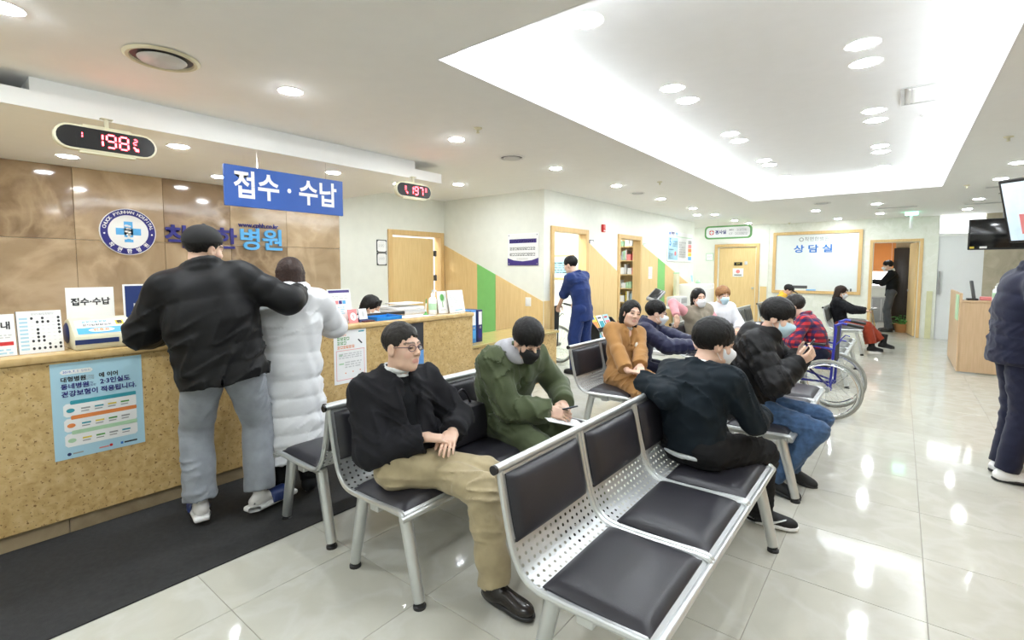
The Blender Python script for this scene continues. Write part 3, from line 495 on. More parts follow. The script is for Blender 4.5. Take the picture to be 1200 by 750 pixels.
# ---------------------------------------------------------------- signs on the walls
def plate(name, label, cat, o, ux, w, h, m='white', th=.012, bev=.003):
    t = thing(name, label, cat, o); return Sheet(t, (0, 0, 0), ux, ZP, w, h, m, th, 'plate', bev)
for z, s, l in ((1.74, '원무과', 'upper small white room plate beside the ajar office door'), (1.55, '행정실', 'lower small white room plate beside the ajar office door')):
    S = plate('room_plate', l, 'room plate', (XL+.0125, 4.39, z), YP, .175, .185, 'dark_grey', bev=.006); S.rect(.010, .012, .165, .173, 'paper', cut=.02); S.marks(.03, .10, .036, 3, 'grey', 3); S.done()
S = plate('notice_board', 'white and purple acrylic notice board on the niche wall', 'sign', (-4.63, 5.7365, 1.55), XP, .565, .465); S.poly([(0, 0), (.565, 0), (.565, .11), (.45, .075), (.2825, .06), (.115, .075), (0, .11)], 'purple').rect(.035, .325, .53, .385, 'purple'); S.marks(.06, .355, .034, 13, 'white_gloss', 2, .16); S.marks(.04, .245, .048, 10, 'ink', 3, .18); S.marks(.04, .16, .048, 10, 'ink', 9, .18); S.marks(.17, .095, .024, 9, 'grey', 4)
for u in (.025, .54):
    for v in (.025, .44): S.ell(u, v, .010, .010, 'grey', 2, 12)
S.done()
t = thing('light_switch', 'white double rocker light switch on the niche wall', 'switch', (-4.24, 5.735, 1.02)); rbox('wall_plate', 'white', t, (0, -.005, 0), (.10, .01, .13), .004)
for s in (-1, 1): rbox('rocker', 'white_gloss', t, (s*.021, -.012, 0), (.036, .006, .10), .002)
t = thing('fire_alarm', 'small red fire alarm box high on the side wall', 'alarm', (-3.98, 7.48, 2.18)); rbox('box', 'red', t, (.02, 0, 0), (.04, .09, .13), .008); B().lathe([(.03, 0), (.025, .012), (0, .015)], 16, (.04, 0, .02), 'x').go('lens', 'pink', t, smooth=True); B().box(.0405, .042, -.03, .03, -.05, -.03).go('label', 'white', t)
for y, z, l, s in ((7.03, 1.80, 'white room plate right of the first wooden doorway', '진료실'), (9.15, 1.83, 'green edged room plate right of the book store doorway', '처치실')):
    S = plate('room_plate', l, 'room plate', (-3.967, y, z), YP, .14, .17, 'dark_grey' if y < 8 else 'pale_green', bev=.006); S.rect(.01, .012, .13, .158, 'paper', cut=.015); S.marks(.025, .085, .03, 3, 'grey', 3); S.done()
S = plate('notice_sheet', 'narrow white sheet pinned to the oak panel by the doorway', 'sheet', (-3.963, 9.40, 1.30), YP, .19, .24, 'paper', .002, 0); S.lines(.02, .17, .04, .2, 6, 'light_grey', 2); S.done()
S = plate('poster_board', 'large white framed guidance board with blue five on the side wall', 'notice board', (-3.965, 10.40, 1.66), YP, 1.62, .66, 'white'); S.rect(.02, .55, 1.6, .565, 'pale_green'); S.rect(.03, .03, .62, .53, 'pale_blue').rect(.66, .03, 1.22, .53, 'paper').rect(1.28, .03, 1.56, .53, 'paper'); S.txt('5', .16, .42, .22, 'letter_blue', .03); S.txt('착편한', .30, .61, .075, 'deep_blue', .03); S.txt('병원', .54, .61, .075, 'sky_blue', .03); S.ell(.12, .61, .04, .035, 'letter_blue', 2); S.ell(.47, .18, .06, .05, 'pink', 2).lines(.08, .36, .06, .30, 5, 'light_grey', 2)
S.lines(.30, .58, .33, .48, 3, 'sky_blue', 4); S.lines(.70, 1.15, .10, .48, 7, 'light_grey', 9)
for k, m in enumerate(('sky_blue', 'yellow', 'orange', 'pink', 'grey')): S.rect(1.30, .04+.095*k, 1.54, .125+.095*k, m, 2)
S.done()
t = thing('examination_sign', 'white hanging sign with green rim and red cross near the far door', 'sign', (-3.62, 11.8, 2.18)); mat('rim_green', (.12, .36, .10), .4)
def rr(w, h, r, n=6): return [(w-r+r*math.cos(a), h-r+r*math.sin(a)) for a in np.linspace(0, math.pi/2, n)]+[(r+r*math.cos(a), h-r+r*math.sin(a)) for a in np.linspace(math.pi/2, math.pi, n)]+[(r+r*math.cos(a), r+r*math.sin(a)) for a in np.linspace(math.pi, 1.5*math.pi, n)]+[(w-r+r*math.cos(a), r+r*math.sin(a)) for a in np.linspace(1.5*math.pi, 2*math.pi, n)]
B().prism(rr(1.01, .30, .09), 0, .05, 'y').go('rim', 'rim_green', t); S = Sheet(t, (.035, -.002, .035), XP, ZP, .94, .23, 'rim_green', .0005, 'panel'); S.poly(rr(.94, .23, .07), 'white'); S.ell(.12, .115, .055, .055, 'red', 2).rect(.075, .10, .165, .13, 'white', 3).rect(.105, .07, .135, .16, 'white', 3); S.txt('검사실', .32, .115, .095, 'deep_blue', .03, width=.24); S.txt('MRI ·', .50, .16, .06, 'grey', .01, 'LEFT'); S.marks(.66, .16, .055, 4, 'grey', 3, .16); S.txt('CT ·', .50, .075, .06, 'grey', .01, 'LEFT'); S.marks(.62, .075, .055, 5, 'grey', 5, .16); S.done(); wires(t, [((.28, .025, .30), (.28, .025, .44)), ((.70, .025, .30), (.70, .025, .44))])
S = plate('room_plate', 'small green edged room plate left of the closed oak door', 'room plate', (-4.18, YF-.0265, 1.72), XP, .20, .20, 'pale_green', bev=.005); S.rect(.015, .015, .185, .185, 'paper'); S.marks(.04, .10, .04, 3, 'grey', 3); S.done()
t = thing('glass_board', 'wide frosted glass board in oak frame with blue lettering', 'board', (-2.54, YF-.001, .90)); Wd, Hg = 1.83, 1.50
B().box(0, Wd, -.05, 0, 0, .07).box(0, Wd, -.05, 0, Hg-.07, Hg).box(0, .07, -.05, 0, .07, Hg-.07).box(Wd-.07, Wd, -.05, 0, .07, Hg-.07).go('frame', 'oak_frame', t, .004, seg=1)
S = Sheet(t, (.07, -.02, .07), XP, ZP, Wd-.14, Hg-.14, 'frosted', .008, 'pane'); S.ell(.54, 1.24, .05, .05, 'grey', 2).ell(.54, 1.24, .032, .032, 'frosted', 3); S.txt('착편한병원', .86, 1.24, .11, 'grey', .01, width=.50); S.txt('상 담 실', .79, 1.0, .20, 'letter_blue', .025, width=.80); S.rect(.22, .05, .70, .12, 'dark_grey'); S.done()
B().box(.75, .95, -.045, -.021, .075, .10).go('eraser', 'sky_blue', t); 
for k in range(4): B().box(1.45+.06*k, 1.48+.06*k, -.045, -.021, .075, .12+.02*(k % 2)).go('marker_cup', 'dark_grey', t)
t = thing('exit_sign', 'thin hanging exit sign with a green top beside the consulting room', 'sign', (.12, 12.6, 2.30)); B().box(-.10, .10, -.02, .02, .26, .32).go('lamp_bar', 'exit_green', t, .004); rbox('blade', 'white', t, (0, 0, .13), (.05, .012, .26), .004)
# ---------------------------------------------------------------- side wall furniture
t = thing('bookcase', 'oak bookcase full of books and boxes inside the second doorway', 'bookcase', (-4.72, 9.32, 0), -math.pi/2); b = B().box(-.17, -.15, -.60, .60, 0, 2.2); b.go('back_board', 'oak', t)
for y in (-.60, -.02, .58): B().box(-.15, .17, y, y+.02, 0, 2.2).go('upright', 'oak', t)
for k in range(7): B().box(-.15, .17, -.60, .60, .28*k+.25, .28*k+.27).go('shelf', 'oak', t)
r = random.Random(11); mat('book_red', (.45, .12, .10), .6); mat('book_tan', (.62, .52, .36), .6)
for k in range(7):
    y = -.57
    while y < .54:
        wd = r.choice((.025, .03, .04, .06, .09)); h_ = r.uniform(.13, .22)
        if -.06 < y+wd and y < .01: y = .01
        if y+wd > .56: break
        m = r.choice(('paper', 'paper', 'white', 'pale_green', 'pale_blue', 'book_tan', 'pink', 'yellow', 'light_grey')); box_ = wd > .05
        o = tag(B().box(-.05, .14, 0, wd-.003, 0, h_*(.7 if box_ else 1)).go('medicine_box' if box_ else 'book', m, None, .002, seg=1), 'small box on the oak bookcase shelves' if box_ else 'upright book on the oak bookcase shelves', 'box' if box_ else 'book', 'boxes in the bookcase' if box_ else 'books in the bookcase'); o.location = (-4.72+y, 9.32, .28*k+.271); o.rotation_euler = (0, 0, -math.pi/2); y += wd+r.choice((.002, .004, .03))
t = thing('wall_picture', 'framed certificate on the wall of the first room', 'picture', (-5.22, 7.718, 1.30)); S = Sheet(t, (0, -.02, 0), XP, ZP, .55, .46, 'oak_frame', .02, 'frame', .004); S.rect(.04, .04, .51, .42, 'pale_blue'); S.lines(.1, .45, .12, .34, 5, 'grey', 4); S.done()
t = thing('magazine_rack', 'black magazine rack between the two side wall doorways', 'rack', (-3.70, 7.05, 0)); 
for y in (-.36, .34): B().prism([(-.2, 0), (.18, 0), (.10, .55), (-.05, .70), (-.2, .70)], y, y+.02, 'y').go('side_panel', 'black_plastic', t)
for k in range(3): B().add([(.15-.07*k, -.34, .12+.2*k), (.15-.07*k, .34, .12+.2*k), (.02-.07*k, .34, .10+.2*k), (.02-.07*k, -.34, .10+.2*k)], [(0, 1, 2, 3)]).box(.14-.07*k, .15-.07*k, -.34, .34, .10+.2*k, .17+.2*k).go('tier', 'black_plastic', t)
B().box(-.2, -.18, -.34, .34, 0, .70).go('back_board', 'black_plastic', t)
for k in range(3):
    for j in range(3):
        o = thing('magazine', 'colourful magazine leaning in the black rack', 'magazine', (-3.56-.07*k, 6.76+.21*j, .135+.2*k), 0, 'magazines in the rack'); S = Sheet(o, (0, 0, 0), YP, (-.45, 0, .9), .18, .24, ('paper', 'pale_blue', 'pale_green', 'white', 'yellow')[(k*2+j) % 5], .006); S.rect(.02, .03, .16, .14, ('leaf_green', 'sky_blue', 'orange', 'teal', 'pink')[(k+j) % 5]).rect(.02, .18, .13, .21, ('ink', 'red', 'letter_blue')[(j+k) % 3]); S.done()
t = thing('body_analyzer', 'silver body composition stand with tilted display head', 'stand', (-3.35, 8.35, 0)); B().box(-.09, .22, -.16, .16, 0, .06).go('foot_plate', 'light_grey', t, .015); rbox('column', 'silver', t, (-.06, 0, .50), (.06, .10, .92), .012)
o = rbox('display_head', 'grey', t, (-.0, -.06, 1.03), (.20, .34, .06), .015); o.rotation_euler = (.55, .3, 0); o = rbox('screen', 'black_plastic', t, (.01, -.07, 1.065), (.15, .26, .01), .003); o.rotation_euler = (.55, .3, 0)
B().tube([(-.02, .07, .82), (.02, .10, .6), (.0, .10, .45), (-.02, .07, .5)], .006, 6).go('hand_cable', 'dark_grey', t)
t = thing('vitals_cabinet', 'white cabinet with scale and tray against the oak panels', 'cabinet', (-3.62, 11.2, 0)); rbox('body', 'white', t, (0, 0, .58), (.55, 1.0, 1.16), .01); rbox('door', 'white_gloss', t, (.28, 0, .55), (.015, .9, 1.0), .004)
t = thing('height_scale', 'tall pale height measuring pole with light green cap', 'scale', (-3.72, 10.3, 0)); rbox('pole', 'beige_plastic', t, (0, 0, .70), (.08, .16, 1.40), .01); rbox('cap', 'pale_green', t, (0, 0, 1.41), (.08, .16, .03), .006); rbox('base', 'light_grey', t, (.12, 0, .03), (.40, .36, .06), .01)
t = thing('blood_pressure_table', 'small white table carrying a grey blood pressure machine', 'table', (-3.5, 9.75, 0)); rbox('table_top', 'white', t, (0, 0, .73), (.46, .75, .03), .006)
for x in (-.19, .19):
    for y in (-.33, .33): B().tube([(x, y, 0), (x, y, .72)], .014, 8).go('leg', 'silver', t)
t = thing('blood_pressure_machine', 'grey box shaped blood pressure machine on the small white table', 'medical device', (-3.5, 9.75, .746)); rbox('housing', 'light_grey', t, (0, 0, .10), (.28, .42, .20), .02); rbox('panel', 'grey', t, (.142, .0, .12), (.004, .30, .10), .001); B().lathe([(.075, -.02), (.085, 0), (.06, .02), (.055, -.02)], 20, (0, .22, .10), 'y', ring=True).go('cuff_ring', 'dark_grey', t, smooth=True)
t = thing('upright_card', 'folded white card standing on the vitals cabinet', 'card', (-3.62, 10.95, 1.16)); S = Sheet(t, (0, 0, 0), YP, (-.15, 0, 1), .16, .30, 'paper', .004); S.rect(.02, .05, .14, .2, 'pale_blue'); S.done(); tag(B().lathe([(.05, 1.16), (.06, 1.2), (.03, 1.24), (0, 1.25)], 12, (-3.62, 11.4, 0)).go('green_box', 'pale_green', smooth=True), 'small green rounded box on the vitals cabinet', 'box')
# ---------------------------------------------------------------- right side counters, screens
t = thing('wooden_desk', 'far light wood reception desk with raised side panel', 'desk', (1.2, 9.9, 0)); L0 = Vector((1.2, 9.9, 0))
W(B().box(.70, 1.75, 9.50, 9.53, .02, 1.02).go('front_panel', 'oak_desk', t, .003, seg=1)); W(B().box(.68, .71, 9.50, 11.2, .02, 1.15).go('side_panel', 'oak_desk', t, .003, seg=1)); W(B().box(.71, 1.75, 9.53, 10.1, .76, .80).go('desk_top', 'oak_desk', t, .003, seg=1)); W(B().box(.68, 1.75, 9.49, 9.75, 1.02, 1.05).go('ledge', 'oak_desk', t, .004, seg=1)); W(B().box(.67, .68, 9.6, 10.0, .75, 1.12).go('notice', 'pale_green', t))
sanitizer('sanitizer_bottle', 'white pump bottle on the far wooden desk', (1.06, 9.58, 1.052), 1.1)
t = thing('desk_phone', 'dark upright card terminal on the far wooden desk', 'terminal', (.82, 9.63, 1.052)); o = rbox('screen', 'dark_grey', t, (0, 0, .14), (.03, .16, .28), .01); o.rotation_euler = (0, -.15, 0); rbox('foot', 'black_plastic', t, (0, 0, .012), (.12, .16, .024), .006)
tag(rbox('pink_box', 'pink', None, (.96, 9.64, 1.079), (.12, .10, .05), .006), 'small pink tissue box on the far wooden desk', 'box')
t = thing('doctor_card', 'white display card showing a portrait on the far wooden desk', 'sign', (1.12, 9.68, 1.052)); S = Sheet(t, (0, 0, 0), XP, (0, .1, 1), .5, .32, 'paper', .01); S.rect(0, 0, .02, .32, 'pale_green'); mat('print_skin', (.70, .48, .36), .6); S.ell(.16, .18, .045, .055, 'print_skin', 2).ell(.16, .215, .05, .035, 'ink', 3).poly([(.08, .03), (.24, .03), (.20, .12), (.12, .12)], 'teal', 2); S.lines(.28, .46, .1, .25, 4, 'light_grey', 3); S.done()
t = thing('desk_monitor', 'dark flat monitor behind the far wooden desk', 'monitor', (1.45, 9.95, .802)); rbox('screen', 'black_plastic', t, (0, 0, .42), (.52, .04, .33), .008); rbox('stand', 'black_plastic', t, (0, .03, .14), (.06, .04, .28), .006); rbox('foot', 'black_plastic', t, (0, .03, .008), (.22, .18, .016), .004)
t = thing('side_counter', 'brown wooden counter beside the aisle where the navy figure stands', 'counter', (1.2, 3.4, 0)); W(B().box(.80, .83, 1.2, 5.86, .0, 1.05).go('front_panel', 'oak_desk', t, .003, seg=1)); W(B().box(.83, 1.45, 5.83, 5.86, 0, 1.05).go('end_panel', 'oak_desk', t, .003, seg=1)); W(B().box(.78, 1.47, 1.2, 5.88, 1.05, 1.08).go('counter_top', 'oak_desk', t, .004, seg=1))
t = thing('ceiling_television', 'black flat television hanging from the ceiling above the far desk', 'television', (1.35, 10.2, 2.0)); rbox('body', 'black_plastic', t, (0, 0, .015), (1.14, .06, .46), .008); rbox('screen', mat('screen_black', (.006, .006, .007), .12), t, (0, -.033, .02), (1.10, .006, .42), .002); B().tube([(-.18, .05, .2), (-.18, .05, ZC-2.0)], .022, 10).box(-.26, -.10, .0, .1, ZC-2.006, ZC-2.0).go('ceiling_pole', 'grey', t)
for k in range(2): B().box(-.55+.11*k, -.50+.11*k+.03*k, -.0375, -.0362, -.195, -.165).go('sticker', 'yellow' if k == 0 else 'paper', t)
t = thing('tilted_screen', 'tilted lit information screen hanging at the aisle edge', 'screen', (.91, 5.0, 1.93)); t.rotation_euler = (math.radians(18), 0, math.radians(-40)); t2 = rbox('body', 'black_plastic', t, (0, 0, 0), (.80, .05, .48), .008); mat('screen_pale', (.55, .68, .78), .3, emit=.12, var=.15, scale=5)
rbox('screen', 'screen_pale', t, (0, -.027, 0), (.76, .006, .44), .002); B().tube([(0, .04, .1), (0, .06, .2), (0, .30, .66)], .02, 10).go('ceiling_pole', 'grey', t)
B().box(-.30, -.24, -.0335, -.0305, -.17, -.02).go('picture_patch', 'pink', t); B().box(-.2, .2, -.0335, -.0305, .05, .15).go('picture_patch', 'paper', t)
# ---------------------------------------------------------------- consulting room beyond the far door
t = thing('walnut_cabinet', 'tall dark walnut cabinet in the consulting room', 'cabinet', (.02, 15.5, 0)); rbox('body', 'walnut', t, (0.04, 0, 1.0), (.42, .7, 2.0), .006); rbox('door', 'walnut', t, (.04, -.355, 1.0), (.40, .016, 1.96), .004); B().tube([(-.12, -.375, .95), (-.12, -.375, 1.1)], .008, 8).go('handle', 'silver', t)
tag(rbox('cardboard_box', mat('cardboard', (.62, .47, .30), .8), None, (.06, 15.45, 2.13), (.36, .4, .24), .006), 'cardboard box on top of the walnut cabinet', 'box')
wn_ = struct(B().box(-1.45, -1.38, 17.56, 17.72, .95, 2.3).box(-.02, .05, 17.56, 17.72, .95, 2.3).box(-1.38, -.02, 17.56, 17.72, 2.23, 2.3).box(-1.38, -.02, 17.56, 17.72, .95, 1.02).box(-.73, -.67, 17.6, 17.68, 1.02, 2.23).go('window_1', 'white')); B().box(-1.38, -.02, 17.74, 17.75, 1.02, 2.23).go('window_pane', 'window_light', wn_)
t = thing('wooden_blind', 'orange brown wooden slat blind over the consulting room window', 'blind', (-.72, 17.5, 2.3)); rbox('head_rail', 'blind_wood', t, (0, 0, 0), (1.55, .06, .06), .004)
for k in range(20): o = rbox('slat', 'blind_wood', t, (0, 0, -.06-.042*k), (1.52, .045, .004), 0); o.rotation_euler = (1.15, 0, 0)
for x in (-.5, .5): B().tube([(x, -.02, 0), (x, -.02, -.9)], .004, 6).go('cord', 'paper', t)
t = thing('low_radiator', 'grey low unit under the consulting room window', 'radiator', (-.7, 17.4, 0)); rbox('body', 'grey', t, (0, 0, .35), (1.6, .3, .7), .01)
for k in range(8): rbox('fin', 'light_grey', t, (-.7+.2*k, -.155, .35), (.02, .012, .6), .002)
t = thing('stool', 'white seat stool with light wooden legs in the consulting room', 'stool', (-.62, 15.3, 0)); B().lathe([(.0, .52), (.19, .52), (.2, .5), (.18, .47), (0, .47)], 24).go('seat', 'white', t, smooth=True)
for a in (.6, 2.2, 3.7, 5.3): B().tube([(.1*math.cos(a), .1*math.sin(a), .47), (.2*math.cos(a), .2*math.sin(a), 0)], [.02, .013], 8).go('leg', 'oak', t)
t = thing('potted_plant', 'leafy green plant in a terracotta pot in the consulting room', 'plant', (.07, 14.80, 0)); B().lathe([(.0, .0), (.12, 0), (.16, .16), (.17, .2), (.15, .2), (.14, .17), (0, .17)], 18).go('pot', 'terracotta', t, smooth=True)
r = random.Random(5)
for k in range(26):
    a = r.uniform(0, 6.28); e = r.uniform(.2, 1.2); L_ = r.uniform(.15, .27); p0 = Vector((.03*math.cos(a), .03*math.sin(a), .18)); d = Vector((math.cos(a)*math.cos(e), math.sin(a)*math.cos(e), math.sin(e))); p1 = p0+d*L_; s = Vector((-math.sin(a), math.cos(a), 0)); u = Vector((d.x, d.y, d.z*.2-.25)).normalized()
    B().tube([p0, (p0+p1)/2+Vector((0, 0, .02)), p1], .004, 5).add([p1, p1+u*.05+s*.035, p1+u*.13+Vector((0, 0, -.01)), p1+u*.05-s*.035], [(0, 1, 2), (0, 2, 3)]).go('leaf', 'leaf_green', t)
# ---------------------------------------------------------------- beam seating
SW = .55
PROF = [(0, .80), (.012, .74), (.026, .67), (.042, .60), (.058, .545), (.075, .505), (.097, .472), (.125, .448), (.16, .436), (.20, .432), (.30, .432), (.42, .436), (.52, .440), (.555, .436), (.565, .42)]
def catmull(P, n=4):
    out = []
    for i in range(len(P)-1):
        p0, p1, p2, p3 = (np.array(P[max(0, min(len(P)-1, i+k))], float) for k in (-1, 0, 1, 2))
        for t in np.arange(n)/n: out.append(tuple(.5*((2*p1)+(-p0+p2)*t+(2*p0-5*p1+4*p2-p3)*t*t+(-p0+3*p1-3*p2+p3)*t**3)))
    return out+[tuple(P[-1])]
PC = catmull(PROF, 6); _a = np.array(PC); _s = np.concatenate([[0], np.cumsum(np.linalg.norm(np.diff(_a, axis=0), axis=1))])
def prof(s): return float(np.interp(s, _s, _a[:, 0])), float(np.interp(s, _s, _a[:, 1]))
def shell_mesh():
    b = B(); y0, y1 = .016, SW-.016; s0, s1 = .235, .455; rows, cols = 8, 15
    def P(s, y): u, z = prof(s); return (u, y, z)
    for sa, sb, n in ((0, s0, 6), (s1, _s[-1], 10)):
        for i in range(n):
            a, c = sa+(sb-sa)*i/n, sa+(sb-sa)*(i+1)/n; b.add([P(a, y0), P(a, y1), P(c, y1), P(c, y0)], [(0, 1, 2, 3)])
    ds, dy = (s1-s0)/rows, (y1-y0)/cols
    for i in range(rows):
        for j in range(cols):
            cs, cy = s0+(i+.5)*ds, y0+(j+.5)*dy; out = []; inn = []
            for k in range(8):
                a = k*math.pi/4+math.pi/8*0; ca, sa = math.cos(a), math.sin(a); m = max(abs(ca), abs(sa)); out.append(P(cs+sa/m*ds/2, cy+ca/m*dy/2)); inn.append(P(cs+sa*.0062, cy+ca*.0068))
            b.add(out+inn, [(k, (k+1) % 8, 8+(k+1) % 8, 8+k) for k in range(8)])
    return b.mesh('seat_shell', smooth=True)
def cushion(w, d, t, name, n=14, ridges=0, p=8):
    vs = []; fs = []
    def h(x, y):
        e = (max(0, 1-abs(x)**p)*max(0, 1-abs(y)**p))**.5; r = 1.0
        if ridges: r = 1-.35*max(0, math.cos(math.pi*(x+1)/2*ridges*2))**8
        return t*e*(.80+.20*(1-x*x)*(1-y*y))*r
    nx = n if not ridges else n*3; g = [math.copysign(abs(a)**.6, a) for a in np.linspace(-1, 1, n+1)]; gx = g if not ridges else list(np.linspace(-1, 1, nx+1))
    for y in g:
        for x in gx: vs.append((x*w/2, y*d/2, h(x, y)))
    k = len(gx)
    for i in range(len(g)-1):
        for j in range(k-1): fs.append((i*k+j, i*k+j+1, (i+1)*k+j+1, (i+1)*k+j))
    vs += [(-w/2, -d/2, -.008), (w/2, -d/2, -.008), (w/2, d/2, -.008), (-w/2, d/2, -.008)]; q = len(vs); e = k*len(g)
    fs += [(q-4, q-3, k-1, 0) if False else (q-1, q-2, q-3, q-4)]; b = B().add(vs, fs)
    b.add([(-w/2, -d/2, -.008), (w/2, -d/2, -.008), (w/2, d/2, -.008), (-w/2, d/2, -.008), (-w/2, -d/2, 0), (w/2, -d/2, 0), (w/2, d/2, 0), (-w/2, d/2, 0)], [(0, 1, 5, 4), (1, 2, 6, 5), (2, 3, 7, 6), (3, 0, 4, 7)])
    return b.mesh(name, smooth=True)
BM = {}
def bmesh_cache():
    BM['shell'] = shell_mesh(); BM['shell'].materials.append(MATS['perforated_metal'])
    for st, rd, m in (('plain', 0, 'leather'), ('ribbed', 4, 'grey_leather')):
        c = cushion(.475, .375, .034, 'seat_pad', ridges=rd); c.materials.append(MATS[m]); BM['seat', st] = c
        c = cushion(.475, .235, .034, 'back_pad', ridges=rd); c.materials.append(MATS[m]); BM['back', st] = c
    b = B(); pts = [(u, 0, z) for u, z in PC[::2]]; b.tube(pts, .0115, 8); f = b.mesh('side_tube', smooth=True); f.materials.append(MATS['silver']); BM['tube'] = f
    for k, (u0, u1) in enumerate(((.50, .592), (.19, .105))):
        me = B().tube([(u0, 0, .40), (u1, 0, .028)], [.030, .026], 14).mesh('leg', smooth=True); me.materials.append(MATS['silver']); BM['leg', k] = me
        me = B().lathe([(.022, .028), (.022, .016), (.029, .012), (.029, .0), (0, 0)], 14, (u1, 0, 0)).mesh('foot_cap', smooth=True); me.materials.append(MATS['black_plastic']); BM['cap', k] = me
bmesh_cache()
def bench(X, Y, n, label, face=1, style='plain', group=None, sw=SW):
    """beam bench; back rail at X, near end at Y, seats along +Y, facing +X (face=1) or -X (face=-1)"""
    t = thing('waiting_bench', label, 'bench', (X, Y if face > 0 else Y+n*SW, 0), 0 if face > 0 else math.pi, group); L = n*SW
    for i in range(n):
        o = link('seat_shell', BM['shell'], t); o.location = (0, i*SW, 0)
        o = link('seat_pad', BM['seat', style], t); o.location = (.355, (i+.5)*SW, .441); o.rotation_euler = (0, -.01, math.pi/2); 
        o = link('back_pad', BM['back', style], t); u, z = prof(.135); o.location = (u+.008, (i+.5)*SW, z); o.rotation_euler = (0, 0, 0)
        ux = Vector((0, 1, 0)); un = Vector((.97, 0, .21)).normalized(); uy = un.cross(ux); M = Matrix((ux, uy, un)).transposed().to_4x4(); o.rotation_euler = M.to_euler()
        for y in (.012, SW-.012): q = link('side_tube', BM['tube'], t); q.location = (0, i*SW+y, 0)
    key = ('rail', n)
    if key not in BM:
        a = B().tube([(-.004, -.005, .808), (-.004, L+.005, .808)], .0165, 12).mesh('top_rail', smooth=True); c = B().tube([(.566, 0, .418), (.566, L, .418)], .0145, 10).mesh('front_rail', smooth=True); d = B().box(.30, .36, .03, L-.03, .375, .415).mesh('beam', .006)
        e = B().tube([(-.004, -.016, .808), (-.004, -.005, .808)], .017, 12).tube([(-.004, L+.005, .808), (-.004, L+.016, .808)], .017, 12).mesh('rail_cap', smooth=True)
        for me, m in ((a, 'silver'), (c, 'silver'), (d, 'silver'), (e, 'black_plastic')): me.materials.append(MATS[m])
        BM[key] = (a, c, d, e)
        g = B().box(.165, .535, -.022, .022, .385, .420).mesh('leg_bracket', .006); g.materials.append(MATS['silver']); BM['brk'] = g
    for nm, me in zip(('top_rail', 'front_rail', 'beam', 'rail_cap'), BM[key]): link(nm, me, t)
    for y in (.075, L-.075):
        o = link('leg_bracket', BM['brk'], t); o.location = (0, y, 0)
        for k in (0, 1):
            o = link('leg', BM['leg', k], t); o.location = (0, y, 0); link('foot_cap', BM['cap', k], o)
    return t
XA, XC = -2.205, -1.065
bench(XC, 1.26, 3, 'black padded bench with two empty seats beneath the dark sweater man')
bench(XA, 1.30, 3, 'black padded bench carrying the khaki trousers man and the green coat man')
bench(XA-.036, 1.32, 3, 'black padded bench facing the counter, back to back with another bench', -1)
bench(XC, 3.46, 3, 'black padded bench carrying the boy in the black puffer jacket')
bench(XA-.06, 3.67, 3, 'black padded bench carrying the woman in the camel coat')
bench(XA, 5.95, 3, 'dark bench carrying the pink sleeved woman and the white clothed woman')
bench(XC, 7.30, 3, 'grey ribbed empty bench just beyond the wheelchair', style='ribbed')
bench(XC, 10.30, 4, 'grey ribbed bench carrying the woman in rust red trousers', style='ribbed')
bench(XA, 8.35, 3, 'grey ribbed bench behind the white clothed woman', style='ribbed')
bench(XA, 10.6, 3, 'grey ribbed bench carrying the man in the yellow jacket', style='ribbed')
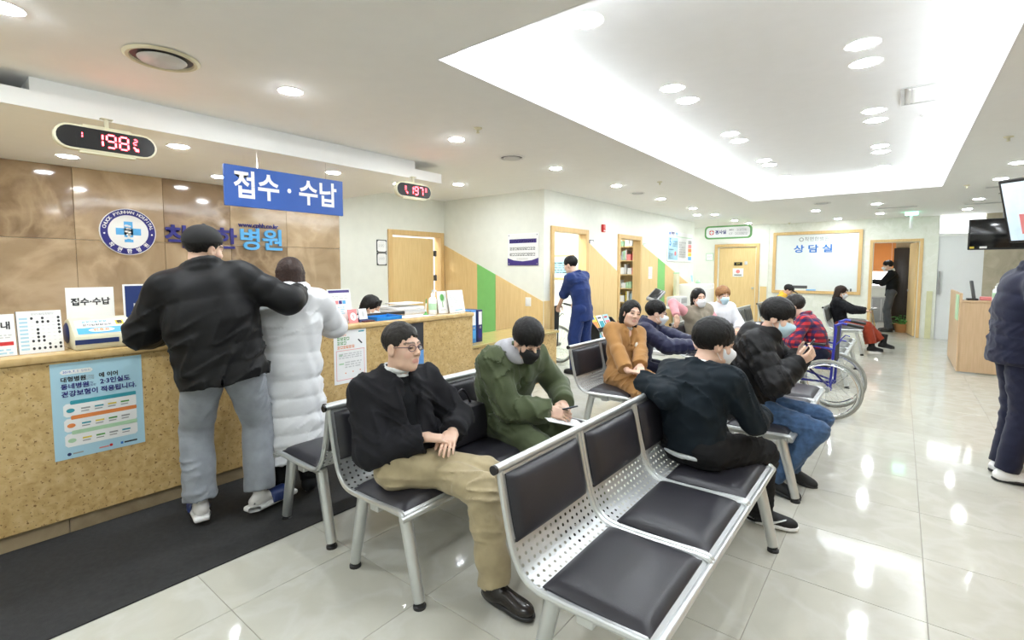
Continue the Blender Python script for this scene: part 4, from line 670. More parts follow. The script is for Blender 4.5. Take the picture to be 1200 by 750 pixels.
# ---------------------------------------------------------------- wheelchairs (facing +x in their own frame)
def wheelchair(label, loc, rotz, frame='blue_tube'):
    t = thing('wheelchair', label, 'wheelchair', loc, rotz); R = .30
    for s in (-1, 1):
        y = s*.275; w_ = B().lathe([(R-.018, -.012), (R, -.006), (R+.003, 0), (R, .006), (R-.018, .012), (R-.024, 0)], 40, (0, y, R), 'y', ring=True).go('tyre', 'tyre', t, smooth=True)
        B().lathe([(R-.024, -.010), (R-.034, -.010), (R-.034, .010), (R-.024, .010)], 40, (0, y, R), 'y', ring=True).go('rim', 'silver', w_, smooth=True)
        B().tube([((R-.045)*math.cos(a), y+s*.04, R+(R-.045)*math.sin(a)) for a in np.linspace(0, 2*math.pi, 40, endpoint=False)], .009, 8, closed=True).go('hand_rim', 'chrome', w_, smooth=True)
        b = B()
        for k in range(24):
            a = 2*math.pi*k/24; b.tube([(.025*math.cos(a+.5), y+s*.02*((k % 2)*2-1), R+.025*math.sin(a+.5)), ((R-.03)*math.cos(a), y, R+(R-.03)*math.sin(a))], .0016, 4, caps=False)
        b.go('spokes', 'chrome', w_); B().lathe([(.0, -.045), (.025, -.045), (.03, 0), (.025, .045), (0, .045)], 14, (0, y, R), 'y').go('hub', 'silver', w_, smooth=True)
        ys = s*.215
        B().tube([(-.04, ys, .95), (-.05, ys, .90), (-.03, ys, .55), (-.02, ys, .28)], .0125, 10).tube([(-.02, ys, .50), (.40, ys, .50)], .0125, 10).tube([(-.02, ys, .28), (.36, ys, .28), (.40, ys, .36), (.40, ys, .50), (.46, ys*.9, .40), (.52, ys*.8, .14)], .0125, 10).go('side_frame', frame, t, smooth=True)
        B().tube([(-.05, ys, .94), (-.10, ys, .965), (-.15, ys, .955)], .0125, 10).go('handle_bend', frame, t, smooth=True); B().tube([(-.14, ys, .958), (-.27, ys, .935)], .017, 10).go('push_grip', 'black_plastic', t, smooth=True)
        B().tube([(-.03, ys*1.02, .70), (.10, ys*1.02, .72), (.30, ys*1.02, .72), (.34, ys*1.02, .66), (.34, ys*1.02, .50)], .011, 8).go('arm_frame', frame, t, smooth=True); rbox('armrest', 'black_plastic', t, (.16, ys*1.02, .74), (.26, .05, .025), .008)
        B().tube([(-.03, ys, .72), (-.10, ys, .80), (-.14, ys, .79)], .006, 6).go('brake_cable', frame, t)
        B().lathe([(.055, -.012), (.075, -.012), (.078, 0), (.075, .012), (.055, .012)], 18, (.40, s*.22, .078), 'y', ring=True).go('caster', 'dark_grey', t, smooth=True); B().tube([(.40, s*.22, .078), (.38, s*.20, .17), (.38, s*.20, .30)], .011, 8).go('caster_fork', 'silver', t)
        rbox('footplate', 'black_plastic', t, (.55, s*.10, .12), (.16, .15, .012), .004)
    B().box(0, .42, -.205, .205, .495, .515).go('seat_sling', mat('black_cloth', (.014, .014, .016), .8, bump=.1, bscale=300), t, .006); B().box(-.052, -.030, -.205, .205, .55, .93).go('back_sling', 'black_cloth', t, .006); B().tube([(-.03, -.205, .30), (.30, .205, .49)], .011, 8).tube([(-.03, .205, .30), (.30, -.205, .49)], .011, 8).go('cross_brace', frame, t)
    return t
wheelchair('blue framed wheelchair carrying the man in the plaid shirt', (-.53, 5.99, 0), math.pi)
wheelchair('dark wheelchair pushed through the doorway by the blue scrubs figure', (-4.25, 6.28, 0), math.pi, 'dark_grey')
# ================================================================ people: one mesh per body, merged from separate head, hand and trunk distance-field surfaces
class Vol:
    def __init__(s, lo, hi, h):
        s.h = h; s.lo = np.array(lo, float)-3*h; n = np.ceil((np.array(hi, float)+3*h-s.lo)/h).astype(int)+1
        s.ax = [s.lo[i]+h*np.arange(n[i]) for i in range(3)]; s.d = np.full(tuple(n), .25, np.float32)
    def sl(s, lo, hi, m):
        out = []
        for i in range(3):
            a = int(max(0, math.floor((lo[i]-m-s.lo[i])/s.h))); b = int(min(len(s.ax[i]), math.ceil((hi[i]+m-s.lo[i])/s.h)+1)); out.append(slice(a, max(a, b)))
        return tuple(out)
    def op(s, lo, hi, fn, k, mode):
        S = s.sl(lo, hi, k+4*s.h)
        if any(q.stop <= q.start for q in S): return s
        X, Y, Z = s.ax[0][S[0]][:, None, None], s.ax[1][S[1]][None, :, None], s.ax[2][S[2]][None, None, :]
        p = fn(X, Y, Z).astype(np.float32); d = s.d[S]
        if mode == 'u': q = np.maximum(k-np.abs(d-p), 0); s.d[S] = np.minimum(d, p)-q*q/(4*max(k, 1e-5))
        elif mode == 's': p = -p; q = np.maximum(k-np.abs(d-p), 0); s.d[S] = np.maximum(d, p)+q*q/(4*max(k, 1e-5))
        return s
    def cone(s, a, b, ra, rb, k=.02, mode='u', flat=0, side=None, ratio=1., quilt=None):
        a = np.array(a, float); b = np.array(b, float); ab = b-a; L2 = max(ab@ab, 1e-9); L = math.sqrt(L2); sd = None if side is None else np.array(side, float); R = max(ra, rb)*max(1, ratio)+(quilt[0] if quilt else 0)
        def fn(X, Y, Z):
            px, py, pz = X-a[0], Y-a[1], Z-a[2]
            if sd is not None:
                q = (px*sd[0]+py*sd[1]+pz*sd[2])*(1/ratio-1); px, py, pz = px+sd[0]*q, py+sd[1]*q, pz+sd[2]*q
            t0 = (px*ab[0]+py*ab[1]+pz*ab[2])/L2; t = np.clip(t0, 0, 1)
            r = ra+(rb-ra)*t
            if quilt: r = r+quilt[0]*(np.abs(np.sin(math.pi*(t*L+(quilt[2] if len(quilt) > 2 else 0))/quilt[1]))**.6-.6)
            d = np.sqrt((px-ab[0]*t)**2+(py-ab[1]*t)**2+(pz-ab[2]*t)**2)-r
            if flat & 1: d = np.maximum(d, -t0*L)
            if flat & 2: d = np.maximum(d, (t0-1)*L)
            return d
        return s.op(np.minimum(a, b)-R, np.maximum(a, b)+R, fn, k, mode)
    def ell(s, c, r, A=None, k=.02, mode='u', cut=None):
        c = np.array(c, float); r = np.array(r, float); A = np.eye(3) if A is None else np.array(A); R = r.max()
        def fn(X, Y, Z):
            px, py, pz = X-c[0], Y-c[1], Z-c[2]; q = [px*A[i][0]+py*A[i][1]+pz*A[i][2] for i in range(3)]
            k0 = np.sqrt((q[0]/r[0])**2+(q[1]/r[1])**2+(q[2]/r[2])**2); k1 = np.sqrt((q[0]/r[0]**2)**2+(q[1]/r[1]**2)**2+(q[2]/r[2]**2)**2)
            d = k0*(k0-1)/np.maximum(k1, 1e-6)
            if cut:
                for n0, n1, n2, off in cut: d = np.maximum(d, -(q[0]*n0+q[1]*n1+q[2]*n2-off))
            return d
        return s.op(c-R, c+R, fn, k, mode)
    def box(s, c, hf, A=None, rr=.01, k=.01, mode='u'):
        c = np.array(c, float); hf = np.array(hf, float); A = np.eye(3) if A is None else np.array(A); R = np.linalg.norm(hf)
        def fn(X, Y, Z):
            px, py, pz = X-c[0], Y-c[1], Z-c[2]; q = [np.abs(px*A[i][0]+py*A[i][1]+pz*A[i][2])-hf[i]+rr for i in range(3)]
            return np.sqrt(np.maximum(q[0], 0)**2+np.maximum(q[1], 0)**2+np.maximum(q[2], 0)**2)+np.minimum(np.maximum(np.maximum(q[0], q[1]), q[2]), 0)-rr
        return s.op(c-R, c+R, fn, k, mode)
    def plane(s, p, n):          # keep the side the normal points to
        p = np.array(p, float); n = np.array(n, float); n = n/np.linalg.norm(n)
        X, Y, Z = s.ax[0][:, None, None], s.ax[1][None, :, None], s.ax[2][None, None, :]
        s.d = np.maximum(s.d, -((X-p[0])*n[0]+(Y-p[1])*n[1]+(Z-p[2])*n[2])).astype(np.float32); return s
    def wrinkle(s, amp, freq, seed=0, an=(1, 1, 1), fold=0.):
        r = np.random.default_rng(seed); X, Y, Z = s.ax[0][:, None, None]*an[0], s.ax[1][None, :, None]*an[1], s.ax[2][None, None, :]*an[2]
        I = np.nonzero(np.abs(s.d) < .03+amp); x, y, z = X[I[0], 0, 0], Y[0, I[1], 0], Z[0, 0, I[2]]; n = 0
        for o in range(3):
            f = freq*1.7**o; v = r.normal(size=(2, 3)); v /= np.linalg.norm(v, axis=1)[:, None]; ph = r.uniform(0, 6.28, 2)
            wv = np.sin(f*.6*(v[1, 0]*x+v[1, 1]*y+v[1, 2]*z)+ph[1]); n = n+np.sin(f*(v[0, 0]*x+v[0, 1]*y+v[0, 2]*z)+1.8*wv+ph[0])/1.5**o
        v = r.normal(size=(3, 3)); v /= np.linalg.norm(v, axis=1)[:, None]; env = np.clip(.5+.8*np.sin(freq*.35*(v[0, 0]*x+v[0, 1]*y+v[0, 2]*z)+ph[0]), 0, 1)
        rd = (1-np.abs(np.sin(freq*.9*(v[1, 0]*x+v[1, 1]*y+v[1, 2]*z)+1.5*wv)))**2.5+.7*(1-np.abs(np.sin(freq*1.3*(v[2, 0]*x+v[2, 1]*y+v[2, 2]*z)+1.2*wv+1)))**2.5
        s.d[I] += (amp*(.6*n-fold*rd*env)).astype(np.float32); return s
    def hairline(s, c, A, n, off, hs, seed=0):
        # cut along a sloping line whose edge breaks up into locks, and comb fine strands into the surface
        X, Y, Z = s.ax[0][:, None, None]-c[0], s.ax[1][None, :, None]-c[1], s.ax[2][None, None, :]-c[2]; q = [(X*A[i][0]+Y*A[i][1]+Z*A[i][2])/hs for i in range(3)]
        az = np.arctan2(q[0], q[1]+.02); e = q[0]*n[0]+q[1]*n[1]+q[2]*n[2]-off; j = .0055*np.sin(az*13+seed)+.005*np.sin(az*29+seed*2+q[2]*40)+.0035*np.sin(az*53+q[2]*60)
        s.d = np.maximum(s.d, -(e+j)*hs).astype(np.float32); s.d += (.0016*np.sin(az*58+30*q[2])*np.clip(.13-q[2], 0, .1)*10+.0012*np.sin(az*91+3*np.sin(az*9))).astype(np.float32); return s
    def nets(s):
        d = s.d; i = d < 0; c = np.zeros(tuple(n-1 for n in d.shape), np.uint8)
        offs = [(a, b, e) for a in (0, 1) for b in (0, 1) for e in (0, 1)]
        for a, b, e in offs: c += i[a:d.shape[0]-1+a, b:d.shape[1]-1+b, e:d.shape[2]-1+e]
        act = (c > 0) & (c < 8); ix = np.argwhere(act)
        if len(ix) == 0: return np.zeros((0, 3)), np.zeros((0, 4), int)
        vals = np.stack([d[ix[:, 0]+a, ix[:, 1]+b, ix[:, 2]+e] for a, b, e in offs], 1); pos = np.zeros((len(ix), 3)); cnt = np.zeros(len(ix)); of = np.array(offs)
        for a in range(8):
            for b in range(a+1, 8):
                if np.abs(of[a]-of[b]).sum() != 1: continue
                m = (vals[:, a] < 0) != (vals[:, b] < 0); t = np.where(m, vals[:, a]/np.where(m, vals[:, a]-vals[:, b], 1), 0)
                pos += m[:, None]*(of[a]+(of[b]-of[a])*t[:, None]); cnt += m
        V = s.lo+s.h*(ix+pos/cnt[:, None]); idg = -np.ones(act.shape, np.int64); idg[act] = np.arange(len(ix)); Fs = []
        for axis in range(3):
            sa = [slice(None)]*3; sb = [slice(None)]*3; sa[axis] = slice(0, -1); sb[axis] = slice(1, None); A = i[tuple(sa)]; Bq = i[tuple(sb)]; e = np.argwhere(A != Bq)
            u, w_ = [(1, 2), (2, 0), (0, 1)][axis]; ok = (e[:, u] > 0) & (e[:, w_] > 0) & (e[:, u] < idg.shape[u]) & (e[:, w_] < idg.shape[w_]); e = e[ok]; fl = A[tuple(e.T)]
            def cell(du, dw): q = e.copy(); q[:, u] -= du; q[:, w_] -= dw; return idg[tuple(q.T)]
            f = np.stack([cell(1, 1), cell(0, 1), cell(0, 0), cell(1, 0)], 1); f[~fl] = f[~fl][:, ::-1]; Fs.append(f)
        Fq = np.concatenate(Fs); return V, Fq[(Fq >= 0).all(1)]
def npmesh(name, parts, parent, m, color=None):
    V = np.concatenate([p[0] for p in parts]); n = 0; Fq = []
    for p in parts: Fq.append(p[1]+n); n += len(p[0])
    Fq = np.concatenate(Fq); me = bpy.data.meshes.new(name); me.vertices.add(len(V)); me.vertices.foreach_set('co', V.astype(np.float32).ravel())
    me.loops.add(Fq.size); me.loops.foreach_set('vertex_index', Fq.astype(np.int32).ravel()); me.polygons.add(len(Fq)); me.polygons.foreach_set('loop_start', np.arange(0, Fq.size, 4, dtype=np.int32))
    me.update(calc_edges=True); me.validate(); me.polygons.foreach_set('use_smooth', [True]*len(me.polygons))
    if color is not None:
        at = me.color_attributes.new('skin_tint', 'FLOAT_COLOR', 'POINT'); at.data.foreach_set('color', np.concatenate([color(V), np.ones((len(V), 1))], 1).astype(np.float32).ravel())
    return link(name, me, parent, m)
# skin: the tint (lips, brows, eyes) is stored per vertex
_m = mat('skin', (.8, .6, .5), .5, bump=.03, bscale=250); _N = _m.node_tree.nodes; _at = _N.new('ShaderNodeAttribute'); _at.attribute_name = 'skin_tint'; _b = _N['Principled BSDF']
_m.node_tree.links.new(_at.outputs['Color'], _b.inputs['Base Color']); _b.inputs['Subsurface Weight'].default_value = .08; _b.inputs['Subsurface Radius'].default_value = (.01, .004, .002)
mat('hair_black', (.0055, .005, .005), .5, spec=.3, bump=.3, bscale=220, var=.3, scale=60); mat('hair_brown', (.028, .013, .009), .5, spec=.3, bump=.3, bscale=220, var=.3, scale=60); mat('hair_auburn', (.30, .14, .05), .5, bump=.3, bscale=200, var=.3, scale=60); mat('hair_grey', (.022, .019, .017), .5, spec=.3, bump=.3, bscale=200, var=.35, scale=60)
mat('mask_white', (.82, .84, .87), .8, var=.02); mat('mask_blue', (.55, .74, .83), .8, var=.02); mat('mask_black', (.012, .012, .013), .8)
N_ = lambda v: np.array(v, float)/max(1e-9, np.linalg.norm(v))
def rot(ax, a):
    ax = N_(ax); K = np.array([[0, -ax[2], ax[1]], [ax[2], 0, -ax[0]], [-ax[1], ax[0], 0]]); return np.eye(3)+math.sin(a)*K+(1-math.cos(a))*K@K
def ik(a, b, l1, l2, pole):
    a = np.array(a, float); b = np.array(b, float); d = b-a; L = np.linalg.norm(d); L_ = min(L, (l1+l2)*.999); u = d/max(L, 1e-6); b = a+u*L_
    x = (l1*l1-l2*l2+L_*L_)/(2*L_); h = math.sqrt(max(l1*l1-x*x, 0)); p = np.array(pole, float); p = p-u*(p@u); p = N_(p) if np.linalg.norm(p) > 1e-6 else N_(np.cross(u, (0, 0, 1.)+u*.1)); return a+u*x+p*h, b
def merge_bounds(pts, pad): pts = np.array(pts); return pts.min(0)-pad, pts.max(0)+pad
SKIN = (.72, .47, .35)
def person(label, loc, face, o):
    """face: world heading in degrees of the figure's front (0 = +Y, -90 = +X). Local frame: x right, y front, z up."""
    t = thing('person', label, 'person', loc, math.radians(face)); S = o.get('s', 1.0); hv = o.get('h', .009); g = lambda k, d=None: o.get(k, d)
    pz = g('pelvis', (0, 0, .53)); p0 = np.array(pz, float); fw, sd_, tw = [math.radians(a) for a in g('lean', (-8, 0, 0))]
    Rt = rot((0, 1, 0), sd_) @ rot((1, 0, 0), -fw); up = Rt @ np.array([0, 0, 1.]); rt = rot(up, -tw) @ (Rt @ np.array([1., 0, 0])); fr = np.cross(up, rt)
    TL = .50*S*g('tl', 1); bend = math.radians(g('bend', 8)); up2 = N_(up*math.cos(bend)+fr*math.sin(bend)); mid = p0+up*TL*.5; nb = mid+up2*TL*.52; shw = g('shw', .175)*S
    sho = [nb-up2*.055*S+rt*shw*q+up2*g('shrug', (0, 0))[i]+fr*g('shf', (0, 0))[i] for i, q in enumerate((-1, 1))]; rp = N_(np.array([rt[0], rt[1], 0])) if g('hip_rt') is None else N_(g('hip_rt')); fp = np.cross((0, 0, 1.), rp); hip = [p0+rp*.085*S*q for q in (-1, 1)]
    hy, hp, hr = [math.radians(a) for a in g('head', (0, 0, 0))]; A0 = np.array([rt, fr, up2]); hb = g('head_world'); 
    base_r, base_f, base_u = N_(np.array([rt[0], rt[1], 0])), N_(np.array([-rt[1], rt[0], 0])), np.array([0, 0, 1.])
    RH = rot(base_u, hy); hf, hrt = RH @ base_f, RH @ base_r; R2 = rot(hrt, hp); hf = R2 @ hf; hu = np.cross(hrt, hf); R3 = rot(hf, hr); hrt = R3 @ hrt; hu = R3 @ hu; HA = np.array([hrt, hf, hu])
    hs = g('hs', .93)*S**.3; nk = N_(up2*.75+hu*.25+fr*.18+hf*.12); hc = nb+nk*.145*S+hf*.018; H = lambda x, y, z: hc+(HA.T @ np.array([x, y, z]))*hs
    # arms and legs
    la, lf, lt, ls = .285*S, .25*S, .43*S, .42*S; elb, wri, kne, ank = [], [], [], []; wt = g('wrist', ((-.12, .28, .62), (.12, .28, .62))); ap = g('apole', ((-1, -.4, -.6), (1, -.4, -.6))); at = g('ankle', ((-.12, .42, .09), (.12, .42, .09))); lp = g('lpole', ((-.1, 1, 1), (.1, 1, 1)))
    for i in (0, 1):
        e, w_ = ik(sho[i], wt[i], la, lf, ap[i]); elb.append(e); wri.append(w_); k_, a_ = ik(hip[i], at[i], lt, ls, lp[i]); kne.append(k_); ank.append(a_)
    fd = [N_(f) for f in g('foot', ((-.15, 1, 0), (.15, 1, 0)))]
    # ---- hands
    hparts = []; hd = g('hand', (None, None)); fing = []
    for i in (0, 1):
        if hd[i] == 'no': continue
        fa = N_(wri[i]-elb[i]); spec = hd[i] or {}; dr = N_(spec.get('dir', fa)); nm = np.array(spec.get('palm', (0, -.2, -1)), float); nm = N_(nm-dr*(nm@dr)); th = N_(np.cross(nm, dr))*(1 if i == 0 else -1)*spec.get('flip', 1); cu = math.radians(spec.get('curl', 25)); w_ = wri[i]; z = .95*S**.5
        hh = g('hh', .0045); v = Vol(*merge_bounds([w_-fa*.05, w_+dr*.2*z, w_+th*.07, w_-th*.07, w_+nm*.09, w_-nm*.04, w_+dr*.1+nm*.09], .022), hh)
        v.cone(w_-fa*.06, w_+dr*.01, .029*z, .025*z, .01, side=th, ratio=1.15); v.box(w_+dr*.052*z, (.037*z, .046*z, .013*z), [th, dr, nm], .012*z, .014)
        for q, (off, ln, r0) in enumerate(((.029, .072, .0088), (.010, .080, .0092), (-.010, .075, .0088), (-.029, .060, .0078))):
            b_ = w_+dr*.092*z+th*off*z; d_ = N_(dr+th*off*2.2); n_ = nm.copy()
            for sg, f in enumerate((.45, .32, .23)):
                R_ = rot(np.cross(d_, n_), cu*(1.0 if sg else .8)); d_ = R_ @ d_; n_ = R_ @ n_; e_ = b_+d_*ln*f*z*1.05; v.cone(b_, e_, r0*z*(1-.10*sg), r0*z*(.9-.12*sg), .003); b_ = e_
        tb = w_+dr*.022*z+th*.030*z; td = N_(dr*.75+th*.62+nm*spec.get('tn', .35)); e1 = tb+td*.042*z; v.cone(tb, e1, .0145*z, .0115*z, .012); td2 = N_(dr*.95+th*.15+nm*spec.get('tn', .35)); e2 = e1+td2*.034*z; v.cone(e1, e2, .0112*z, .0098*z, .003); v.cone(e2, e2+N_(td2+nm*.2)*.022*z, .0098*z, .0075*z, .003); hparts.append(v.nets())
    # ---- head
    hv2 = g('hhead', .0050); v = Vol(*merge_bounds([H(-.10, -.12, -.16), H(.10, .13, .15), H(.1, -.12, .15), H(-.1, .13, -.16), nb-up2*.05], .02), hv2)
    v.ell(H(0, -.012, .045), np.array((.076, .096, .084))*hs, HA, .02); v.ell(H(0, .022, -.035), np.array((.061, .070, .083))*hs, HA, .03); v.ell(H(0, .062, -.104), np.array((.026, .022, .02))*hs, HA, .03)
    for q in (-1, 1):
        v.ell(H(q*.040, .055, -.030), np.array((.028, .026, .030))*hs, HA, .02); v.ell(H(q*.043, .028, -.082), np.array((.022, .034, .022))*hs, HA, .03)
    v.cone(H(-.036, .080, .022), H(.036, .080, .022), .013*hs, .013*hs, .02)
    for q in (-1, 1): v.ell(H(q*.031, .101, .003), np.array((.017, .014, .011))*hs, HA, .012, 's'); v.ell(H(q*.031, .080, .001), np.array((.0145, .0125, .0105))*hs, HA, .004)
    v.cone(H(0, .088, .010), H(0, .106, -.028), .008*hs, .0125*hs, .010); v.ell(H(-.011, .098, -.034), np.array((.009, .010, .008))*hs, HA, .006); v.ell(H(.011, .098, -.034), np.array((.009, .010, .008))*hs, HA, .006)
    v.cone(H(-.020, .083, -.064), H(.020, .083, -.064), .0065*hs, .0065*hs, .008); v.cone(H(-.016, .084, -.075), H(.016, .084, -.075), .007*hs, .007*hs, .006)
    for q in (-1, 1): v.ell(H(q*.079, -.006, -.008), np.array((.011, .024, .034))*hs, HA, .006); v.ell(H(q*.089, .0, -.006), np.array((.006, .012, .018))*hs, HA, .004, 's')
    v.cone(H(0, -.022, -.05), nb-up2*.04, .056*S*hs, .060*S*hs, .03, side=rt, ratio=1.05); hparts.append(v.nets())
    # ---- trunk and limbs beneath the clothes (coarse, same surface family)
    v = Vol(*merge_bounds(sho+elb+wri+hip+kne+ank+[nb, p0], .14), .016)
    v.cone(p0, mid, .080*S, .080*S, .03, side=rt, ratio=1.4).cone(mid, nb-up2*.09*S, .080*S, .088*S, .03, side=rt, ratio=1.4).cone(nb-up2*.06, nb+up2*.02, .07*S, .048*S, .04)
    for i in (0, 1): v.cone(sho[i], elb[i], .045*S, .036*S, .03).cone(elb[i], wri[i], .036*S, .026*S, .02).cone(hip[i], kne[i], .070*S, .048*S, .03).cone(kne[i], ank[i], .048*S, .036*S, .02)
    hparts.append(v.nets()); sk = np.array(g('skin', SKIN))
    def tint(V):
        q = ((V-hc) @ HA.T)/hs; C = np.tile(sk, (len(V), 1)); near = np.abs(q).max(1) < .16
        def put(m, col, a=1.): C[m] = C[m]*(1-a)+np.array(col)*a
        for e in (-1, 1):
            put(near & (np.abs(q[:, 0]-e*.032) < .022) & (np.abs(q[:, 2]-.024-.004*(1-((q[:, 0]-e*.032)/.022)**2)) < .0055) & (q[:, 1] > .05), (.035, .025, .02), .8)
            put(near & (((q[:, 0]-e*.031)/.0155)**2+((q[:, 2]-.001)/.0065)**2 < 1) & (q[:, 1] > .05), (.03, .02, .018), .85)
        put(near & ((q[:, 0]/.024)**2+((q[:, 2]+.070)/.0125)**2 < 1) & (q[:, 1] > .06), (.55, .22, .19), .7); put(near & (((np.abs(q[:, 0])-.045)/.02)**2+((q[:, 2]+.035)/.02)**2 < 1) & (q[:, 1] > .03), (.75, .40, .32), .35)
        return C
    body = npmesh('body', hparts, t, MATS['skin'], tint)
    # ---- garments
    def limb_wr(v, amt, seed): v.wrinkle(amt, 34, seed, (1, 1, 1.2))
    for gi, G in enumerate(g('tops', ())):
        th = G.get('th', .012); at_ = G.get('ath', th); q = G.get('quilt'); hem = G.get('hem', .06); k0 = G.get('k', .05); pts = [nb+up2*.10, p0-up*(hem+.02)]+[x+up2*.09 for x in sho]+[x-up2*.1 for x in sho]+(elb+wri if not G.get('vest') else []); extra = G.get('skirt', ()); 
        for a, b, ra, rb, rat in extra: pts += [np.array(a, float)+ra, np.array(a, float)-ra, np.array(b, float)+rb, np.array(b, float)-rb]
        v = Vol(*merge_bounds(pts, .10+th), hv*G.get('hk', 1)); rw, rc, ra = G.get('waist', .092)*S+th, G.get('chest', .108)*S+th, G.get('ratio', 1.36); qt = q and (q[0], q[1])
        co = G.get('only') == 'collar'
        if not co: v.cone(p0-up*hem, mid, rw*G.get('hemk', 1.03), rw, .05, flat=1, side=rt, ratio=ra, quilt=qt); v.cone(mid, nb-up2*.13*S, rw, rc, .05, side=rt, ratio=ra, quilt=qt)
        if G.get('belly'): v.ell(mid+fr*.05-up*.06, (.12*S, .09*S, .13*S), [rt, fr, up], .06)
        if not co: v.cone(nb-up2*.080*S-rt*shw*.70, nb-up2*.080*S+rt*shw*.70, .056*S+th*.75, .056*S+th*.75, .05)
        if co: v.cone(nb-up2*.07+fr*.01, nb+up2*.005, .060*S, .060*S, .02, side=rt, ratio=1.15)
        for i in (0, 1):
            if co: continue
            v.cone(nb-up2*.005-up2*.02, sho[i]+up2*.005, .046*S+th*.8, .052*S+th*.8, .04)
            if G.get('vest'): v.ell(sho[i]-rt*(i*2-1)*.02, (.06*S+th, .07*S+th, .075*S+th), [rt, fr, up2], .03); continue
            kk = .03; v.cone(sho[i], elb[i], .057*S+at_, .047*S+at_, kk, quilt=qt); sl = G.get('sleeve', 1.0); we = elb[i]+(wri[i]-elb[i])*(sl if not isinstance(sl, tuple) else sl[i])
            v.cone(elb[i], we, .047*S+at_, (.036*S+at_)*G.get('cuff', 1), .02, flat=2, quilt=qt)
            if G.get('cuffband'): fa = N_(we-elb[i]); v.cone(we-fa*.035, we+fa*.004, .034*S+at_*.6, .034*S+at_*.6, .006, flat=3)
        for a, b, ra_, rb_, rat in extra: v.cone(a, b, ra_, rb_, G.get('sk', .04), flat=2, side=rt if rat != 1 else None, ratio=rat, quilt=qt)
        if G.get('open'):   # V opening at the front of the chest
            dv, wv = G['open']; v.cone(nb-up2*dv+fr*.16, nb+up2*.02+fr*.12, .012, wv, .01, 's')
        v.cone(nb-up2*.02+fr*.004, nb+up2*.16+fr*.02+nk*.02, .053*S, .062*S, .008, 's')
        cl = G.get('collar')
        if cl == 'crew' or cl == 'high' or cl == 'turtle':
            hgt, rad = {'crew': (.012, .011), 'high': (.045, .010+th*.25), 'turtle': (.06, .012)}[cl]
            for e in range(2 if cl != 'crew' else 1):
                c_ = nb+nk*(.0+hgt*.8*e)+up2*.006; R_ = (.063 if cl != 'high' else .064+th*.35)*S
                pr = [c_+(rt*math.cos(a)+N_(fr-nk*(fr@nk)*.6)*math.sin(a))*R_-up2*.012*math.sin(a) for a in np.linspace(0, 2*math.pi, 17)]
                for a, b in zip(pr[:-1], pr[1:]): v.cone(a, b, rad, rad, .014)
        if cl == 'hood':    # hood lying on the back and shoulders
            for a in np.linspace(-2.6, 2.6, 18):
                c_ = nb+up2*(.028+.012*math.cos(a))+(-fr*math.cos(a)+rt*math.sin(a))*.088*S+fr*.01; v.ell(c_, (.036, .036, .040), [rt, fr, up2], .02)
            v.ell(nb-fr*.10-up2*.03, (.11, .05, .085), [rt, fr, up2], .04)
        if cl == 'fold':
            for q_ in (-1, 1):
                v.cone(nb+rt*q_*.070-fr*.02+up2*.03, nb+rt*q_*.050+fr*.085-up2*.05, .020, .022, .012); v.cone(nb+rt*q_*.050+fr*.085-up2*.05, nb+rt*q_*.012+fr*.118-up2*.17, .018, .010, .012)
            v.cone(nb-rt*.070-fr*.02+up2*.03, nb+rt*.070-fr*.02+up2*.03, .018, .018, .015) if False else [v.cone(nb+rt*.07*math.cos(a)-fr*.07*math.sin(a)+up2*.03, nb+rt*.07*math.cos(a+.35)-fr*.07*math.sin(a+.35)+up2*.03, .02, .02, .012) for a in np.arange(0, 3.1, .35)]
        if G.get('belt'):
            c_ = p0+up*G['belt']; R_ = rw
            v.cone(c_-up*.018, c_+up*.018, R_*1.0, R_*1.0, .004, flat=3, side=rt, ratio=ra*.985)
        if G.get('slice'): v.plane(p0+up*G['slice'], up)
        if G.get('below'): v.plane(p0+up*G['below'], -up)
        v.wrinkle(G.get('wr', .0035), G.get('wf', 30), 3+gi+len(label), fold=G.get('fold', 2.2)) if not G.get('inner') else None; npmesh(G.get('name', 'jacket'), [v.nets()], t, MATS[G['mat']])
    G = g('trousers')
    if G:
        th = G.get('th', .012); v = Vol(*merge_bounds(hip+kne+ank+[p0+up*.16], .13+th), hv*G.get('hk', 1)); kr = G.get('knee', .055)*S+th; hm = G.get('hem', .048)*S+th; tr = G.get('thigh', .074)*S+th
        v.cone(p0, p0+up*.12, .098*S+th*.6, .088*S+th*.3, .04, flat=2, side=rt, ratio=1.36); v.cone(hip[0], hip[1], .092*S+th*.5, .092*S+th*.5, .04)
        for i in (0, 1):
            v.cone(hip[i], kne[i], tr, kr, .016); a2 = ank[i]+(ank[i]-kne[i])*G.get('long', .02); v.cone(kne[i], a2, kr, hm, .012, flat=2)
            f2 = N_(kne[i]-hip[i]); v.ell(ank[i]+(kne[i]-ank[i])*.66, (.050*S+th,)*3, None, .012)
        v.wrinkle(G.get('wr', .0032), 26, 11+len(label), (1, 1, 1.5), fold=2.4); npmesh(G.get('name', 'trousers'), [v.nets()], t, MATS[G['mat']])
    G = g('shoes')
